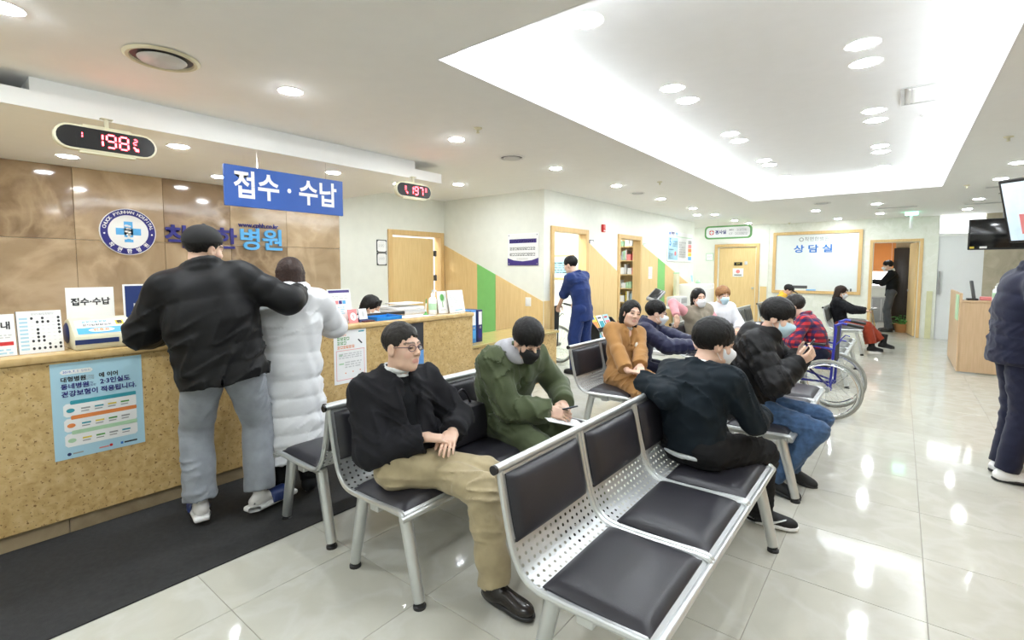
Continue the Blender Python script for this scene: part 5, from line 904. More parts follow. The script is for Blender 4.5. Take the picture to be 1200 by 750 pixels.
    if G:
        for i in (0, 1):
            f = fd[i]; a = np.array(ank[i]); fl = np.cross(f, (0, 0, 1.)) if abs(f[2]) < .9 else np.array([1., 0, 0]); fl = N_(fl); fu = N_(np.cross(fl, f)); A = [fl, f, fu]; L = G.get('len', .26)*S; base = a-fu*(.085*S); c_ = base+f*(L*.28); kd = G['kind']
            v = Vol(*merge_bounds([c_-f*L*.6-fl*.06, c_+f*L*.65+fl*.06, a+fu*.24, base-fu*.01], .03), .006 if hv < .012 else .010)
            if kd == 'slide':
                v.box(base+f*L*.26+fu*.014, (.048, L*.54, .016), A, .014, .01); npmesh('slide_sole', [v.nets()], t, MATS['white'])
                v = Vol(*merge_bounds([c_-f*L*.6-fl*.06, c_+f*L*.65+fl*.06, a+fu*.2], .03), .006); v.cone(base+f*L*.36-fl*.046+fu*.02, base+f*L*.36+fl*.046+fu*.02, .01, .01, .01); [v.cone(base+f*L*.38+fl*.05*math.cos(q)+fu*(.02+.055*math.sin(q))-f*.052, base+f*L*.38+fl*.05*math.cos(q)+fu*(.02+.055*math.sin(q))+f*.052, .008, .008, .012) for q in np.linspace(0, math.pi, 14)]
                npmesh('slide_strap', [v.nets()], t, MATS['navy_plastic'])
                v = Vol(*merge_bounds([c_-f*L*.6-fl*.06, c_+f*L*.65+fl*.06, a+fu*.12], .03), .006); v.cone(a+fu*.10, a-fu*.03, .036, .038, .02).ell(base+f*L*.16+fu*.052, (.036, L*.36, .030), A, .03).ell(base+f*L*.52+fu*.045, (.038, .06, .022), A, .02).ell(base-f*.035+fu*.05, (.032, .035, .034), A, .02); npmesh('sock', [v.nets()], t, MATS[G.get('sock', 'sock_white')])
            else:
                hi = {'boot': .17, 'sneaker': .055, 'dress': .05}[kd]
                v.cone(a+fu*hi, a-fu*.04, .042*S+(.012 if kd == 'boot' else 0), .040*S+(.012 if kd == 'boot' else 0), .03, flat=1); v.ell(base+f*L*.12+fu*.045, (.040*S, L*.36, .044*S), A, .03).ell(base+f*L*.50+fu*.034, (.044*S, L*.24, .034*S), A, .03).ell(base-f*.03+fu*.04, (.037*S, .042*S, .04*S), A, .02)
                v.plane(base+fu*.012, fu); npmesh({'boot': 'boot', 'sneaker': 'sneaker', 'dress': 'dress_shoe'}[kd], [v.nets()], t, MATS[G['mat']])
                v = Vol(*merge_bounds([c_-f*L*.6-fl*.06, c_+f*L*.65+fl*.06, base+fu*.04, base-fu*.01], .02), .006 if hv < .012 else .009); v.ell(base+f*L*.14+fu*.02, (.041*S, L*.44, .05), A, .02).ell(base+f*L*.48+fu*.02, (.046*S, L*.28, .05), A, .02); v.plane(base+fu*.024, -fu); v.plane(base+fu*.001, fu); npmesh('shoe_sole', [v.nets()], t, MATS[G.get('sole', 'black_plastic')])
    # ---- hair, cap, mask, glasses
    G = g('hair')
    if G:
        st = G['style']; v = Vol(*merge_bounds([H(-.12, -.14, -.12), H(.12, .13, .16), H(.12, -.14, .16), H(-.12, .13, -.1)]+([H(.12, -.16, -.42), H(-.12, -.16, -.42)] if st in ('long', 'bob', 'tied') else []), .02), g('hhair', .006)); gr = G.get('grow', .0)
        if st in ('short', 'crop', 'fringe'):
            gp = {'short': .014, 'crop': .007, 'fringe': .020}[st]+gr; v.ell(H(0, -.016, .050), (np.array((.078, .098, .087))+gp)*hs, HA, .01)
            a0 = {'short': (0, -.70, 1, -.018), 'crop': (0, -.80, 1, -.006), 'fringe': (0, -.46, 1, -.018)}[st]; cn = N_(a0[:3])
            v.ell(H(0, .125, {'short': -.052, 'crop': -.026, 'fringe': -.070}[st]), np.array((.060, .070, .095))*hs, HA, .008, 's')
            for q in (-1, 1): v.ell(H(q*.10, .002, -.030), np.array((.026, .026, .038))*hs, HA, .006, 's')
            v.hairline(hc, HA, cn, a0[3], hs, len(label))
        elif st in ('long', 'bob', 'tied'):
            v.ell(H(0, -.016, .046), np.array((.093, .112, .100))*hs, HA, .01); ln = {'long': -.30, 'bob': -.13, 'tied': -.10}[st]*G.get('len', 1)
            for q in (-1, -.75, 1, .75): v.cone(H(q*.076, -.020, .02), H(q*.082, -.030-.02*abs(q), ln*.85), .026*hs, .020*hs, .02)
            for q in (-.6, -.2, .2, .6): v.cone(H(q*.08, -.075, .02), H(q*.085, -.085, ln), .042*hs, .030*hs, .02)
            v.ell(H(0, .125, -.018), np.array((.068, .088, .100))*hs, HA, .010, 's'); v.ell(H(0, .085, -.14), np.array((.080, .095, .13))*hs, HA, .012, 's'); v.hairline(hc, HA, np.array((0, 0, 1.)), -2, hs, 3)
            if G.get('fringe'): [v.cone(H(q*.055, .072, .095), H(q*.066, .088-.02*abs(q), .030), .014, .008, .012) for q in (-1, -.6, -.2, .2, .6, 1)]
        if G.get('bun'): v.ell(H(0, -.10, .07), np.array((.04, .04, .04))*hs, HA, .02)
        v.wrinkle(G.get('wr', .0016), 120, 5+len(label), (1.2, 1.2, .35)); npmesh('hair', [v.nets()], t, MATS[G.get('mat', 'hair_black')])
    if g('cap'):
        v = Vol(*merge_bounds([H(-.12, -.14, -.02), H(.12, .22, .16), H(.12, -.14, .16), H(-.12, .2, -.02)], .02), .006); v.ell(H(0, -.014, .055), np.array((.092, .112, .092))*hs, HA, .01); v.plane(H(0, 0, .040), HA.T @ N_((0, -.12, 1)))
        if g('cap').get('brim', 1): v.ell(H(0, .125, .046), np.array((.070, .085, .010))*hs, HA, .012)
        v.ell(H(0, -.014, .149), np.array((.010, .010, .006))*hs, HA, .003); npmesh('cap', [v.nets()], t, MATS[g('cap')['mat']])
    if g('mask'):
        v = Vol(*merge_bounds([H(-.09, -.0, -.14), H(.09, .14, .04), H(.09, 0, .04), H(-.09, .14, -.14)], .02), .0055 if hv < .012 else .008)
        v.ell(H(0, .030, -.045), np.array((.070, .092, .078))*hs, HA, .01); v.cone(H(0, .098, -.010), H(0, .112, -.040), .012*hs, .018*hs, .03); v.ell(H(0, .062, -.10), np.array((.034, .034, .030))*hs, HA, .03)
        v.plane(H(0, .028, 0), HA.T @ N_((0, 1, .12))); v.plane(H(0, .05, .004), HA.T @ N_((0, -.35, -1)))
        v.wrinkle(.0012, 60, 4, (.3, .3, 1.5)); mk = npmesh('face_mask', [v.nets()], t, MATS[g('mask')])
        b = B()
        for q in (-1, 1):
            for z0 in (-.012, -.082): b.tube([H(q*.060, .042, z0), H(q*.074, .02, (z0-.01)*.8), H(q*.084, -.020, -.005 if z0 > -.05 else -.025)], .0016, 5)
        b.go('ear_loop', MATS[g('mask')], mk)
    if g('glasses'):
        b = B()
        for q in (-1, 1): b.tube([H(q*.034+.023*math.cos(a), .106-.012*abs(q*.034+.023*math.cos(a))/.05, .0+.017*math.sin(a)) for a in np.linspace(0, 2*math.pi, 18, endpoint=False)], .0018, 6, closed=True).tube([H(q*.057, .094, .004), H(q*.078, .05, .006), H(q*.083, -.01, .006)], .0018, 6)
        b.tube([H(-.011, .108, .003), H(.011, .108, .003)], .0018, 6).go('glasses', mat('glasses_frame', (.05, .02, .06), .3), t)
    return dict(fd=fd, S=S, L=(g('shoes') or {}).get('len', .26)*S, t=t, wri=wri, elb=elb, kne=kne, ank=ank, nb=nb, hc=hc, p0=p0, H=H)
# ---------------------------------------------------------------- cloth colours
def cloth(n, c, r=.85, **k): return mat(n, c, r, bump=k.get('bump', .12), bscale=k.get('bs', 260), var=k.get('var', .12), scale=k.get('scale', 14), sheen=k.get('sheen', 0 if max(c) < .03 else .15), spec=.25)
cloth('black_nylon', (.0055, .0055, .0065), .55, bump=.05); cloth('white_nylon', (.72, .73, .75), .5, bump=.04, var=.02); cloth('grey_jersey', (.27, .29, .32)); cloth('charcoal_wool', (.012, .012, .015)); cloth('black_knit', (.006, .007, .009), bs=400); cloth('shirt_white', (.70, .72, .72), var=.03); cloth('khaki_twill', (.40, .33, .20), bs=400)
cloth('army_green', (.075, .095, .045), .7); cloth('hood_grey', (.42, .42, .45)); cloth('camel_wool', (.37, .19, .065), .95, var=.06); cloth('knit_ivory', (.70, .68, .62), bs=150, bump=.3); cloth('navy_nylon', (.016, .018, .055), .5, bump=.05); cloth('scrub_blue', (.012, .030, .13), .8); cloth('pink_knit', (.72, .33, .36)); cloth('taupe_fleece', (.30, .26, .20), .95); cloth('white_cotton', (.75, .75, .78), var=.03)
cloth('teal_black', (.007, .013, .019), .8, bs=420); cloth('black_jersey', (.009, .009, .010)); cloth('denim', (.05, .10, .20), .85, var=.3, scale=30); cloth('yellow_nylon', (.78, .43, .03), .6); cloth('rust_wool', (.30, .045, .02), .95); cloth('grey_slacks', (.075, .082, .095)); cloth('dark_navy', (.012, .014, .035)); cloth('sock_white', (.72, .70, .68), var=.04); mat('shoe_leather', (.022, .018, .016), .22, var=.1); mat('sneaker_black', (.012, .012, .013), .7, bump=.2, bscale=300); mat('boot_suede', (.012, .012, .013), .9)
m = cloth('plaid', (.3, .03, .05)); N = m.node_tree.nodes; L = m.node_tree.links; tc = N.new('ShaderNodeTexCoord'); sx = N.new('ShaderNodeSeparateXYZ'); L.new(tc.outputs['Object'], sx.inputs[0])
def band(sock, f, lo):
    a = N.new('ShaderNodeMath'); a.operation = 'MULTIPLY'; L.new(sock, a.inputs[0]); a.inputs[1].default_value = f; s_ = N.new('ShaderNodeMath'); s_.operation = 'SINE'; L.new(a.outputs[0], s_.inputs[0]); g_ = N.new('ShaderNodeMath'); g_.operation = 'GREATER_THAN'; L.new(s_.outputs[0], g_.inputs[0]); g_.inputs[1].default_value = lo; return g_.outputs[0]
ad = N.new('ShaderNodeMath'); ad.operation = 'ADD'; L.new(sx.outputs[0], ad.inputs[0]); L.new(sx.outputs[1], ad.inputs[1]); s1 = N.new('ShaderNodeMath'); s1.operation = 'ADD'; L.new(band(ad.outputs[0], 105, .0), s1.inputs[0]); L.new(band(sx.outputs[2], 105, .0), s1.inputs[1])
hf_ = N.new('ShaderNodeMath'); hf_.operation = 'MULTIPLY'; L.new(s1.outputs[0], hf_.inputs[0]); hf_.inputs[1].default_value = .5; rp_ = ramp(N, [(.0, (.55, .03, .04)), (.5, (.13, .02, .05)), (1, (.025, .02, .10))]); L.new(hf_.outputs[0], rp_.inputs[0]); L.new(rp_.outputs[0], N['Principled BSDF'].inputs['Base Color'])
def fl(loc, face):
    a = math.radians(face); c, s_ = math.cos(a), math.sin(a)
    def q(x, y, z): dx, dy = x-loc[0], y-loc[1]; return (dx*c+dy*s_, -dx*s_+dy*c, z)
    return q
def held(P, i, name, label, cat, size, m, ahead=.10, up_=.03, tilt=.6, screen=None, dz=0):
    """a thing held in hand i of figure P: placed at the hand, facing the figure"""
    t = P['t']; a = t.rotation_euler[2]; w_ = P['wri'][i]+N_(P['wri'][i]-P['elb'][i])*ahead; x, y = w_[0], w_[1]; c, s_ = math.cos(a), math.sin(a)
    o = thing(name, label, cat, (t.location[0]+x*c-y*s_, t.location[1]+x*s_+y*c, w_[2]+up_+dz), a); o.rotation_euler = (tilt, 0, a)
    rbox('case', m, o, (0, 0, 0), size, .003)
    if screen: rbox('screen', screen, o, (0, -size[1]/2-.0004 if size[1] < size[2] else 0, 0 if size[1] < size[2] else size[2]/2+.0004), (size[0]*.9, .001, size[2]*.9) if size[1] < size[2] else (size[0]*.9, size[1]*.9, .001), 0)
    return o
# 1 man in black puffer jacket at the counter
loc, fc = (-3.04, 1.15, 0), 66; q = fl(loc, fc)
g1 = person('person in black puffer jacket, cap and grey sweatpants standing at the counter', loc, fc, dict(s=1.04, h=.009, pelvis=(0, 0, .955), lean=(3, -9, -6), head=(-58, -4, 4), hs=.97,
    wrist=(q(-3.50, 1.02, 1.12), q(-3.10, 1.64, 1.33)), apole=((-.8, -.7, -.9), (1, -.6, -.6)), ankle=(q(-3.19, 1.06, .125), q(-3.03, 1.33, .125)), foot=((-.25, 1, 0), (.85, .6, 0)), lpole=((-.3, 1, 0), (.3, 1, 0)),
    tops=[dict(mat='black_nylon', th=.050, ath=.038, quilt=(.006, .105), hem=.10, collar='high', waist=.112, ratio=1.34, chest=.105, cuff=1.0, wr=.005, wf=20, name='puffer_jacket')], trousers=dict(mat='grey_jersey', th=.020, thigh=.092, knee=.066, hem=.064, long=-.05), shoes=dict(kind='slide', len=.29), hair=dict(style='crop', mat='hair_black'), cap=dict(mat='mask_black', brim=0), hand=('no', dict(curl=20, palm=(0, -.3, -1))), shf=(0, .0)))
# 2 woman in long white padded coat
loc, fc = (-3.13, 1.60, 0), 74; q = fl(loc, fc)
person('person in long white padded coat standing at the counter', loc, fc, dict(s=.93, h=.009, pelvis=(0, 0, .86), lean=(2, 3, 0), head=(-25, -12, -4), wrist=(q(-3.50, 1.52, 1.10), q(-3.42, 1.92, 1.12)), apole=((-1, -.6, -.8), (1, -.5, -.8)), ankle=((-.09, .0, .09), (.09, -.02, .09)), foot=((-.1, 1, 0), (.3, 1, 0)), lpole=((0, 1, 0), (0, 1, 0)),
    tops=[dict(mat='white_nylon', th=.045, ath=.042, quilt=(.013, .115), hem=.02, collar='hood', skirt=[((0, -.005, .90), (0, -.015, .25), .135, .150, 1.34)], wr=.005, wf=26, name='padded_coat')], trousers=dict(mat='black_jersey', th=.01), shoes=dict(kind='boot', mat='boot_suede', len=.24), hair=dict(style='bob', mat='hair_brown', len=1.05)))
# 3 receptionist
loc, fc = (-4.62, 3.10, 0), -70; q = fl(loc, fc)
person('receptionist with dark hair and white mask seated behind the counter', loc, fc, dict(s=.93, h=.014, hhead=.007, hhair=.008, pelvis=(0, 0, .52), lean=(8, 0, 0), head=(10, -20, 0), wrist=(q(-4.35, 3.2, .80), q(-4.35, 2.95, .80)), tops=[dict(mat='white_cotton', th=.012, collar='crew', name='blouse')], trousers=dict(mat='dark_navy'), shoes=dict(kind='dress', mat='shoe_leather'), hair=dict(style='bob', fringe=1), mask='mask_white', hand=('no', 'no')))
# 4 man with glasses and khaki trousers
loc, fc = (-1.97, 1.54, 0), -96; q = fl(loc, fc)
person('person with glasses, black blazer and khaki trousers sitting with crossed legs', loc, fc, dict(s=.98, tl=.87, h=.008, pelvis=(0, .12, .555), lean=(-25, 0, 0), bend=20, head=(16, 5, -3), skin=(.70, .46, .34), wrist=(q(-1.69, 1.66, .70), q(-1.74, 1.52, .705)), apole=((-1, -.6, -.3), (1, -.6, -.3)), ankle=(q(-1.37, 1.61, .09), q(-1.27, 1.98, .36)), foot=((-.1, 1, -.0), (-.75, .6, -.25)), lpole=((0, .8, 1), (.1, .2, 1)), hand=(dict(dir=(.7, .6, -.2), palm=(0, -.1, -1), curl=18), dict(dir=(-.7, .6, -.1), palm=(0, -.1, -1), curl=18)),
    tops=[dict(mat='shirt_white', th=.004, only='collar', collar='high', inner=1, name='shirt'), dict(mat='black_knit', th=.014, inner=1, hem=-.02, collar='crew', sleeve=.93, name='sweater'), dict(mat='charcoal_wool', th=.034, ath=.026, hem=-.03, open=(.40, .080), collar='fold', sleeve=.95, wr=.005, wf=24, name='blazer')], trousers=dict(mat='khaki_twill', th=.022, hem=.056, long=-.03, wr=.006), shoes=dict(kind='dress', mat='shoe_leather', len=.29), hair=dict(style='crop', mat='hair_grey'), glasses=1))
# 5 green coat
loc, fc = (-1.97, 2.39, 0), -104; q = fl(loc, fc)
g5 = person('person in army green coat with grey hood and black mask reading a phone', loc, fc, dict(s=.97, tl=.94, h=.008, pelvis=(0, 0, .545), lean=(6, 0, 0), bend=24, head=(-6, -26, 0), wrist=(q(-1.60, 2.53, .665), q(-1.60, 2.37, .655)), apole=((-1, -.5, -.5), (1, -.5, -.5)), ankle=(q(-1.42, 2.60, .09), q(-1.46, 2.30, .09)), hand=(dict(dir=(.55, .8, -.05), palm=(.5, -.2, -.9), curl=30), dict(dir=(-.45, .85, -.05), palm=(-.6, -.2, -.6), curl=38)),
    tops=[dict(mat='hood_grey', th=.016, only='collar', collar='hood', inner=1, name='hoodie'), dict(mat='army_green', th=.040, ath=.034, hem=.10, waist=.10, open=(.22, .06), sleeve=.97, cuffband=1, wr=.007, wf=26, name='coat')], trousers=dict(mat='army_green', th=.034, thigh=.08, wr=.007), shoes=dict(kind='sneaker', mat='sneaker_black', sole='white'), hair=dict(style='fringe'), mask='mask_black'))
# 6 camel coat
loc, fc = (-2.00, 4.10, 0), -116; q = fl(loc, fc)
person('person in belted camel coat and ivory turtleneck sitting on a bench', loc, fc, dict(s=.89, h=.008, pelvis=(0, .03, .525), lean=(-10, -9, 0), bend=14, head=(-12, 4, -12), wrist=(q(-1.68, 3.86, .63), q(-1.74, 3.74, .63)), apole=((-1, -.3, -.5), (1, -.3, -.5)), ankle=((-.10, .40, .09), (.10, .42, .09)), hand=(dict(dir=(.6, .8, -.2), palm=(0, -.1, -1), curl=14), dict(dir=(-.75, .6, -.1), palm=(0, -.1, -1), curl=14)),
    tops=[dict(mat='knit_ivory', chest=.096, waist=.084, th=.001, hem=-.1, collar='turtle', slice=.26, sleeve=.3, inner=1, name='turtleneck'), dict(mat='camel_wool', th=.022, ath=.020, hem=.08, waist=.088, open=(.30, .085), collar='fold', belt=.06, sleeve=.93, cuff=1.2, skirt=[((-.07, .06, .53), (-.09, .44, .49), .105, .095, 1), ((.07, .06, .53), (.09, .46, .49), .105, .095, 1)], wr=.005, wf=24, name='camel_coat')], trousers=dict(mat='black_jersey', th=.0, thigh=.06), shoes=dict(kind='boot', mat='boot_suede', len=.24), hair=dict(style='long', len=.85)))
# 7 navy puffer neighbour
loc, fc = (-2.03, 4.62, 0), -72; q = fl(loc, fc)
person('person in navy quilted jacket with white mask leaning on the knees', loc, fc, dict(s=.93, tl=.90, h=.010, hhead=.006, pelvis=(0, 0, .53), lean=(3, 0, 0), bend=14, head=(8, -6, 0), wrist=(q(-1.50, 4.72, .78), q(-1.50, 4.60, .78)), apole=((-1, -.1, -.8), (1, -.1, -.8)), ankle=((-.12, .42, .09), (.10, .44, .09)), lpole=((0, .6, 1), (0, .6, 1)), hand=(dict(palm=(.8, 0, -.3), curl=40), dict(palm=(-.8, 0, -.3), curl=40)),
    tops=[dict(mat='navy_nylon', th=.030, quilt=(.009, .06), hem=.06, collar='high', sleeve=.98, name='quilted_jacket')], trousers=dict(mat='dark_navy', th=.014), shoes=dict(kind='sneaker', mat='sneaker_black'), hair=dict(style='short'), mask='mask_white', glasses=1))
# 8 blue scrubs
loc, fc = (-3.52, 6.05, 0), 88; q = fl(loc, fc)
person('person in blue scrubs seen from behind pushing a wheelchair through the doorway', loc, fc, dict(s=1.0, h=.012, hhead=.007, pelvis=(0, 0, .93), lean=(6, -4, 0), head=(6, -12, 0), wrist=(q(-3.90, 6.04, .97), q(-3.90, 6.47, .97)), apole=((-1, -.6, -.3), (1, -.6, -.3)), ankle=((-.10, .03, .09), (.12, -.06, .09)), lpole=((0, 1, 0), (0, 1, 0)), tops=[dict(mat='scrub_blue', th=.022, hem=.16, sleeve=.02, collar='crew', waist=.10, cuff=1.1, name='scrub_top')], trousers=dict(mat='scrub_blue', th=.026, knee=.064, hem=.060), shoes=dict(kind='sneaker', mat='sneaker_black'), hair=dict(style='short'), hand=(dict(curl=55), dict(curl=55))))
# 9 pink sleeves
loc, fc = (-2.0, 6.42, 0), -122; q = fl(loc, fc)
person('person in taupe vest over pink sleeves with an arm on the bench back', loc, fc, dict(s=.93, h=.011, hhead=.006, pelvis=(0, 0, .53), lean=(-5, 6, 0), head=(-14, 2, 4), wrist=((-.10, .26, .66), q(-2.12, 5.90, .93)), apole=((-1, -.3, -.5), (1, -.2, .9)), ankle=((-.10, .40, .09), (.10, .42, .09)), hand=(dict(curl=20), dict(dir=(.1, .2, -1), palm=(0, -1, 0), curl=22)),
    tops=[dict(mat='pink_knit', th=.012, inner=1, hem=.02, collar='crew', name='knit_top'), dict(mat='taupe_fleece', th=.028, hem=.06, vest=1, open=(.2, .05), collar='high', name='vest')], trousers=dict(mat='dark_navy'), shoes=dict(kind='sneaker', mat='sneaker_black'), hair=dict(style='bob', len=.9), mask='mask_white'))
# 10 white clothes, auburn hair
loc, fc = (-2.0, 7.30, 0), -128; q = fl(loc, fc)
person('person with short auburn hair, pale blue mask and white jacket', loc, fc, dict(s=.93, h=.012, hhead=.006, pelvis=(0, 0, .52), lean=(-4, 0, 0), head=(-8, -2, 0), wrist=((-.10, .26, .66), (.10, .27, .66)), tops=[dict(mat='white_cotton', th=.030, hem=.06, collar='crew', name='white_jacket')], trousers=dict(mat='grey_slacks'), shoes=dict(kind='sneaker', mat='sneaker_black'), hair=dict(style='short', mat='hair_auburn', grow=.014), mask='mask_blue'))
# 11 dark sweater, back turned
loc, fc = (-.83, 2.62, 0), -22; q = fl(loc, fc)
g11 = person('person in dark teal sweater seen from behind with an arm on the bench back', loc, fc, dict(s=.98, tl=.86, h=.008, pelvis=(0, 0, .555), lean=(-2, -3, 0), bend=20, shw=.195, head=(-30, -10, 0), hs=.97, wrist=(q(-1.13, 2.62, .875), q(-.58, 2.98, .68)), apole=((.1, -1, -.3), (.7, -.8, -.6)), ankle=(q(-.86, 3.12, .09), q(-.60, 3.10, .09)), foot=((.2, 1, 0), (.85, .5, 0)), lpole=((-.2, 1, 1), (.4, 1, 1)), hand=(dict(dir=(.9, .5, -.1), palm=(0, 0, -1), curl=15), dict(curl=25)),
    tops=[dict(mat='shirt_white', th=.042, hem=.034, vest=1, inner=1, below=-.012, name='shirt_hem'), dict(mat='shirt_white', th=.012, only='collar', collar='crew', inner=1, name='undershirt'), dict(mat='teal_black', th=.022, ath=.018, hem=.012, collar='crew', waist=.104, chest=.118, sleeve=.97, wr=.005, wf=24, name='sweater')], trousers=dict(mat='black_jersey', th=.026, thigh=.084), shoes=dict(kind='sneaker', mat='sneaker_black', sole='white', len=.28), hair=dict(style='short', grow=.006), mask='mask_white'))
# 12 boy in black puffer
loc, fc = (-.85, 3.76, 0), -88; q = fl(loc, fc)
g12 = person('person in black puffer jacket and jeans with pale blue mask holding a phone', loc, fc, dict(s=1.0, h=.008, pelvis=(0, .04, .54), lean=(2, 0, 0), bend=12, head=(-6, -14, 0), wrist=(q(-.52, 3.80, .90), q(-.51, 3.68, .88)), apole=((-1, -.2, -.9), (1, -.2, -.9)), ankle=(q(-.56, 3.86, .11), q(-.62, 3.58, .11)), foot=((0, 1, -.25), (0, 1, -.25)), lpole=((0, 1, .8), (-.2, 1, .8)), hand=(dict(dir=(.3, .75, .6), palm=(.75, -.4, .1), curl=34), dict(dir=(-.15, .8, .6), palm=(-.6, -.5, .3), curl=40)),
    tops=[dict(mat='shirt_white', th=.004, only='collar', collar='high', inner=1, name='shirt'), dict(mat='black_nylon', th=.050, ath=.038, quilt=(.009, .10), hem=.12, collar='hood', open=(.10, .05), sleeve=.98, waist=.10, wr=.005, name='puffer_jacket')], trousers=dict(mat='denim', th=.016), shoes=dict(kind='sneaker', mat='sneaker_black'), hair=dict(style='fringe'), mask='mask_blue'))
# 13 plaid shirt in the wheelchair
loc, fc = (-.63, 5.99, 0), 88; q = fl(loc, fc)
person('person in red and blue plaid shirt sitting in the wheelchair', loc, fc, dict(s=.91, tl=.92, h=.010, hhead=.006, pelvis=(0, 0, .60), lean=(16, 0, 0), bend=12, head=(10, -6, 0), wrist=((-.16, .36, .74), (.16, .36, .74)), ankle=((-.10, .47, .20), (.10, .47, .20)), tops=[dict(mat='plaid', th=.020, hem=.05, collar='fold', name='plaid_shirt')], trousers=dict(mat='dark_navy'), shoes=dict(kind='sneaker', mat='sneaker_black'), hair=dict(style='short', mat='hair_grey'), mask='mask_white'))
# 14 yellow jacket
loc, fc = (-1.98, 11.5, 0), -92
person('person in yellow jacket and black cap looking down on a far bench', loc, fc, dict(s=.90, h=.013, hhead=.009, hhair=.010, hh=.008, pelvis=(0, 0, .50), lean=(6, 0, 0), head=(0, -30, 0), tops=[dict(mat='yellow_nylon', th=.028, hem=.06, collar='high', name='jacket')], trousers=dict(mat='dark_navy'), shoes=dict(kind='sneaker', mat='sneaker_black'), hair=dict(style='crop'), cap=dict(mat='mask_black')))
# 15 rust trousers
loc, fc = (-.83, 10.98, 0), -90; q = fl(loc, fc)
g15 = person('person in dark quilted jacket and rust red trousers with black boots holding a phone', loc, fc, dict(s=.91, h=.011, hhead=.007, hhair=.008, hh=.007, pelvis=(0, .0, .48), lean=(-14, 0, 0), head=(0, -12, 0), wrist=((-.06, .34, .74), (.06, .34, .74)), ankle=(q(-.20, 11.02, .16), q(-.36, 10.86, .10)), foot=((0, 1, -.1), (0, 1, 0)), lpole=((0, 1, 1), (0, 1, 1)), tops=[dict(mat='charcoal_wool', th=.026, quilt=(.006, .05), hem=.06, collar='high', name='quilted_jacket')], trousers=dict(mat='rust_wool', th=.026, long=-.16, hem=.07, name='rust_trousers'), shoes=dict(kind='boot', mat='boot_suede'), hair=dict(style='long', mat='hair_brown'), mask='mask_white'))
# 16 man standing in the consulting room
loc, fc = (-.16, 14.75, 0), 88; q = fl(loc, fc)
person('person in black jumper, lanyard and mask standing in the consulting room doorway', loc, fc, dict(s=1.0, h=.014, hhead=.008, hhair=.009, hh=.007, pelvis=(0, 0, .93), lean=(-2, 0, 0), head=(0, -8, 0), wrist=((-.12, .36, 1.20), (.10, .36, 1.20)), apole=((-1, -.5, -.8), (1, -.5, -.8)), ankle=((-.08, .0, .09), (.08, .04, .09)), lpole=((0, 1, 0), (0, 1, 0)), tops=[dict(mat='shirt_white', th=.004, only='collar', collar='high', inner=1, name='shirt'), dict(mat='black_knit', th=.02, hem=.08, open=(.12, .045), name='jumper')], trousers=dict(mat='grey_slacks', th=.018), shoes=dict(kind='dress', mat='shoe_leather'), hair=dict(style='short'), mask='mask_white'))
# 17 navy figure at the side counter
loc, fc = (.66, 4.9, 0), -78; q = fl(loc, fc)
person('person in dark navy padded jacket standing at the brown side counter', loc, fc, dict(s=1.02, h=.010, hhead=.007, pelvis=(0, 0, .95), lean=(4, 0, 0), head=(0, -8, 0), wrist=(q(.88, 5.06, 1.15), q(.88, 4.74, 1.15)), apole=((-1, -.6, -.5), (1, -.6, -.5)), ankle=((-.10, .0, .09), (.10, -.04, .09)), lpole=((0, 1, 0), (0, 1, 0)), tops=[dict(mat='dark_navy', th=.045, quilt=(.010, .10), hem=.12, collar='high', name='padded_jacket')], trousers=dict(mat='dark_navy', th=.02), shoes=dict(kind='sneaker', mat='white'), hair=dict(style='short')))

mat('phone_screen', (.25, .35, .42), .15, emit=.15)
held(g5, 1, 'phone', 'dark phone held over the lap by the green coat figure', 'phone', (.072, .145, .009), 'black_plastic', .10, .028, .35, 'phone_screen')
held(g12, 1, 'phone', 'black phone held up by the puffer jacket and jeans figure', 'phone', (.072, .009, .15), 'black_plastic', .11, .035, -.5, 'phone_screen')
held(g15, 1, 'phone', 'black phone held by the figure in rust red trousers', 'phone', (.075, .009, .15), 'black_plastic', .10, .03, -.8)
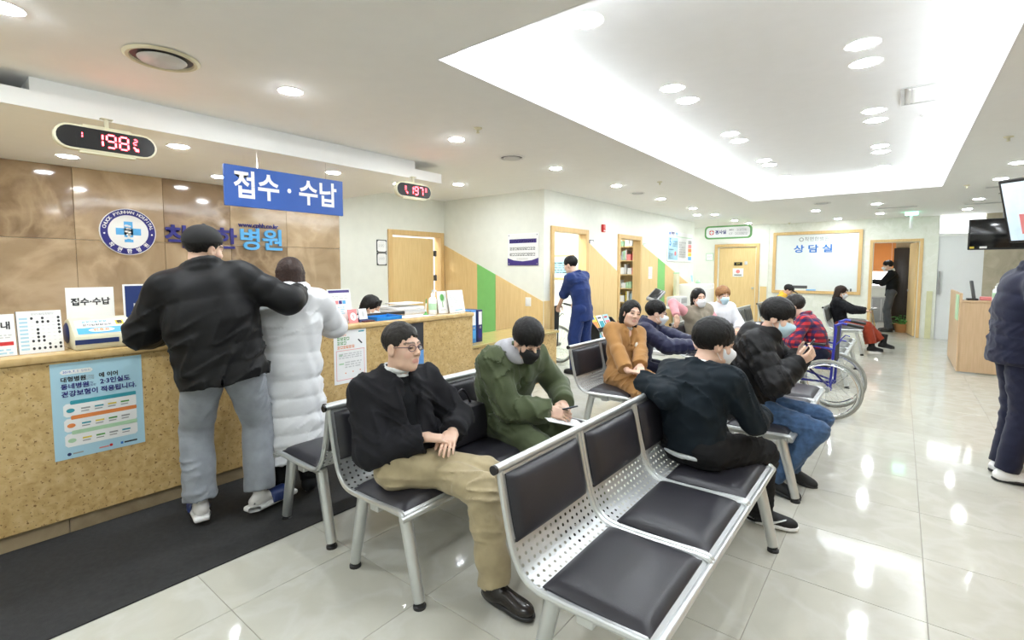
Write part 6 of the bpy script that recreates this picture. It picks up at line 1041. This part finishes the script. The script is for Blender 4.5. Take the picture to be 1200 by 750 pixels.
# folded paper on the green coat lap
t = thing('folded_paper', 'folded white printed sheets resting on the green coat lap', 'paper', (-1.52, 2.40, .645), math.radians(-35)); S = Sheet(t, (-.08, -.12, 0), XP, (0, .93, -.25), .17, .25, 'paper', .004); S.lines(.02, .15, .03, .22, 9, 'light_grey', 7); S.done()
# black bag on the seat beside the khaki trousers
t = thing('handbag', 'black leather handbag on the seat beside the khaki trousers', 'bag', (XA+.20, 2.05, .478)); 
B().prism([(-.15, 0), (.15, 0), (.165, .06), (.13, .22), (-.13, .22), (-.165, .06)], -.075, .075, 'x').go('bag_body', 'leather', t, .02, smooth=True); B().tube([(0, -.08+.16*k/8, .21+.10*math.sin(math.pi*k/8)) for k in range(9)], .007, 8).go('bag_handle', 'leather', t, smooth=True); B().box(.074, .08, -.03, .03, .12, .16).go('clasp', 'dark_grey', t, .003)

# lettering on the slide straps and the tick on the sneaker
def shoe_side(P, i):
    t = P['t']; a = -t.rotation_euler[2]; c, s_ = math.cos(a), math.sin(a); cw = (-t.location[0], -t.location[1]); cl = np.array([cw[0]*c-cw[1]*s_, cw[0]*s_+cw[1]*c, 0])
    f = P['fd'][i]; fl_ = N_(np.cross(f, (0, 0, 1.))); sd = fl_ if fl_@cl > 0 else -fl_; ux = f if np.cross(f, (0, 0, 1.))@sd > 0 else -f; return np.array(P['ank'][i])-np.array((0, 0, .085*P['S'])), f, sd, ux
for i in (0, 1):
    b_, f, sd, ux = shoe_side(g1, i); n_ = N_(sd*.75+np.array((0, 0, .66))); uy = N_(np.cross(n_, ux)); c_ = b_+f*g1['L']*.36+n_*.052+np.array((0, 0, .022))
    text('FILA', .034, 'white', g1['t'], Vector(c_), ux, uy, .02, .002, name='strap_lettering')
b_, f, sd, ux = shoe_side(g11, 1); pts = [(-.055, .030), (-.035, .018), (-.01, .022), (.06, .050), (-.005, .012), (-.040, .006), (-.062, .016)]
B().add([b_+f*g11['L']*.30+sd*.047+ux*u+np.array((0, 0, .016+v)) for u, v in pts]+[b_+f*g11['L']*.30+sd*.030+ux*u+np.array((0, 0, .016+v)) for u, v in pts], [tuple(range(7)), tuple(range(7, 14))]+[(k, (k+1) % 7, 7+(k+1) % 7, 7+k) for k in range(7)]).go('shoe_mark', 'white', g11['t'])
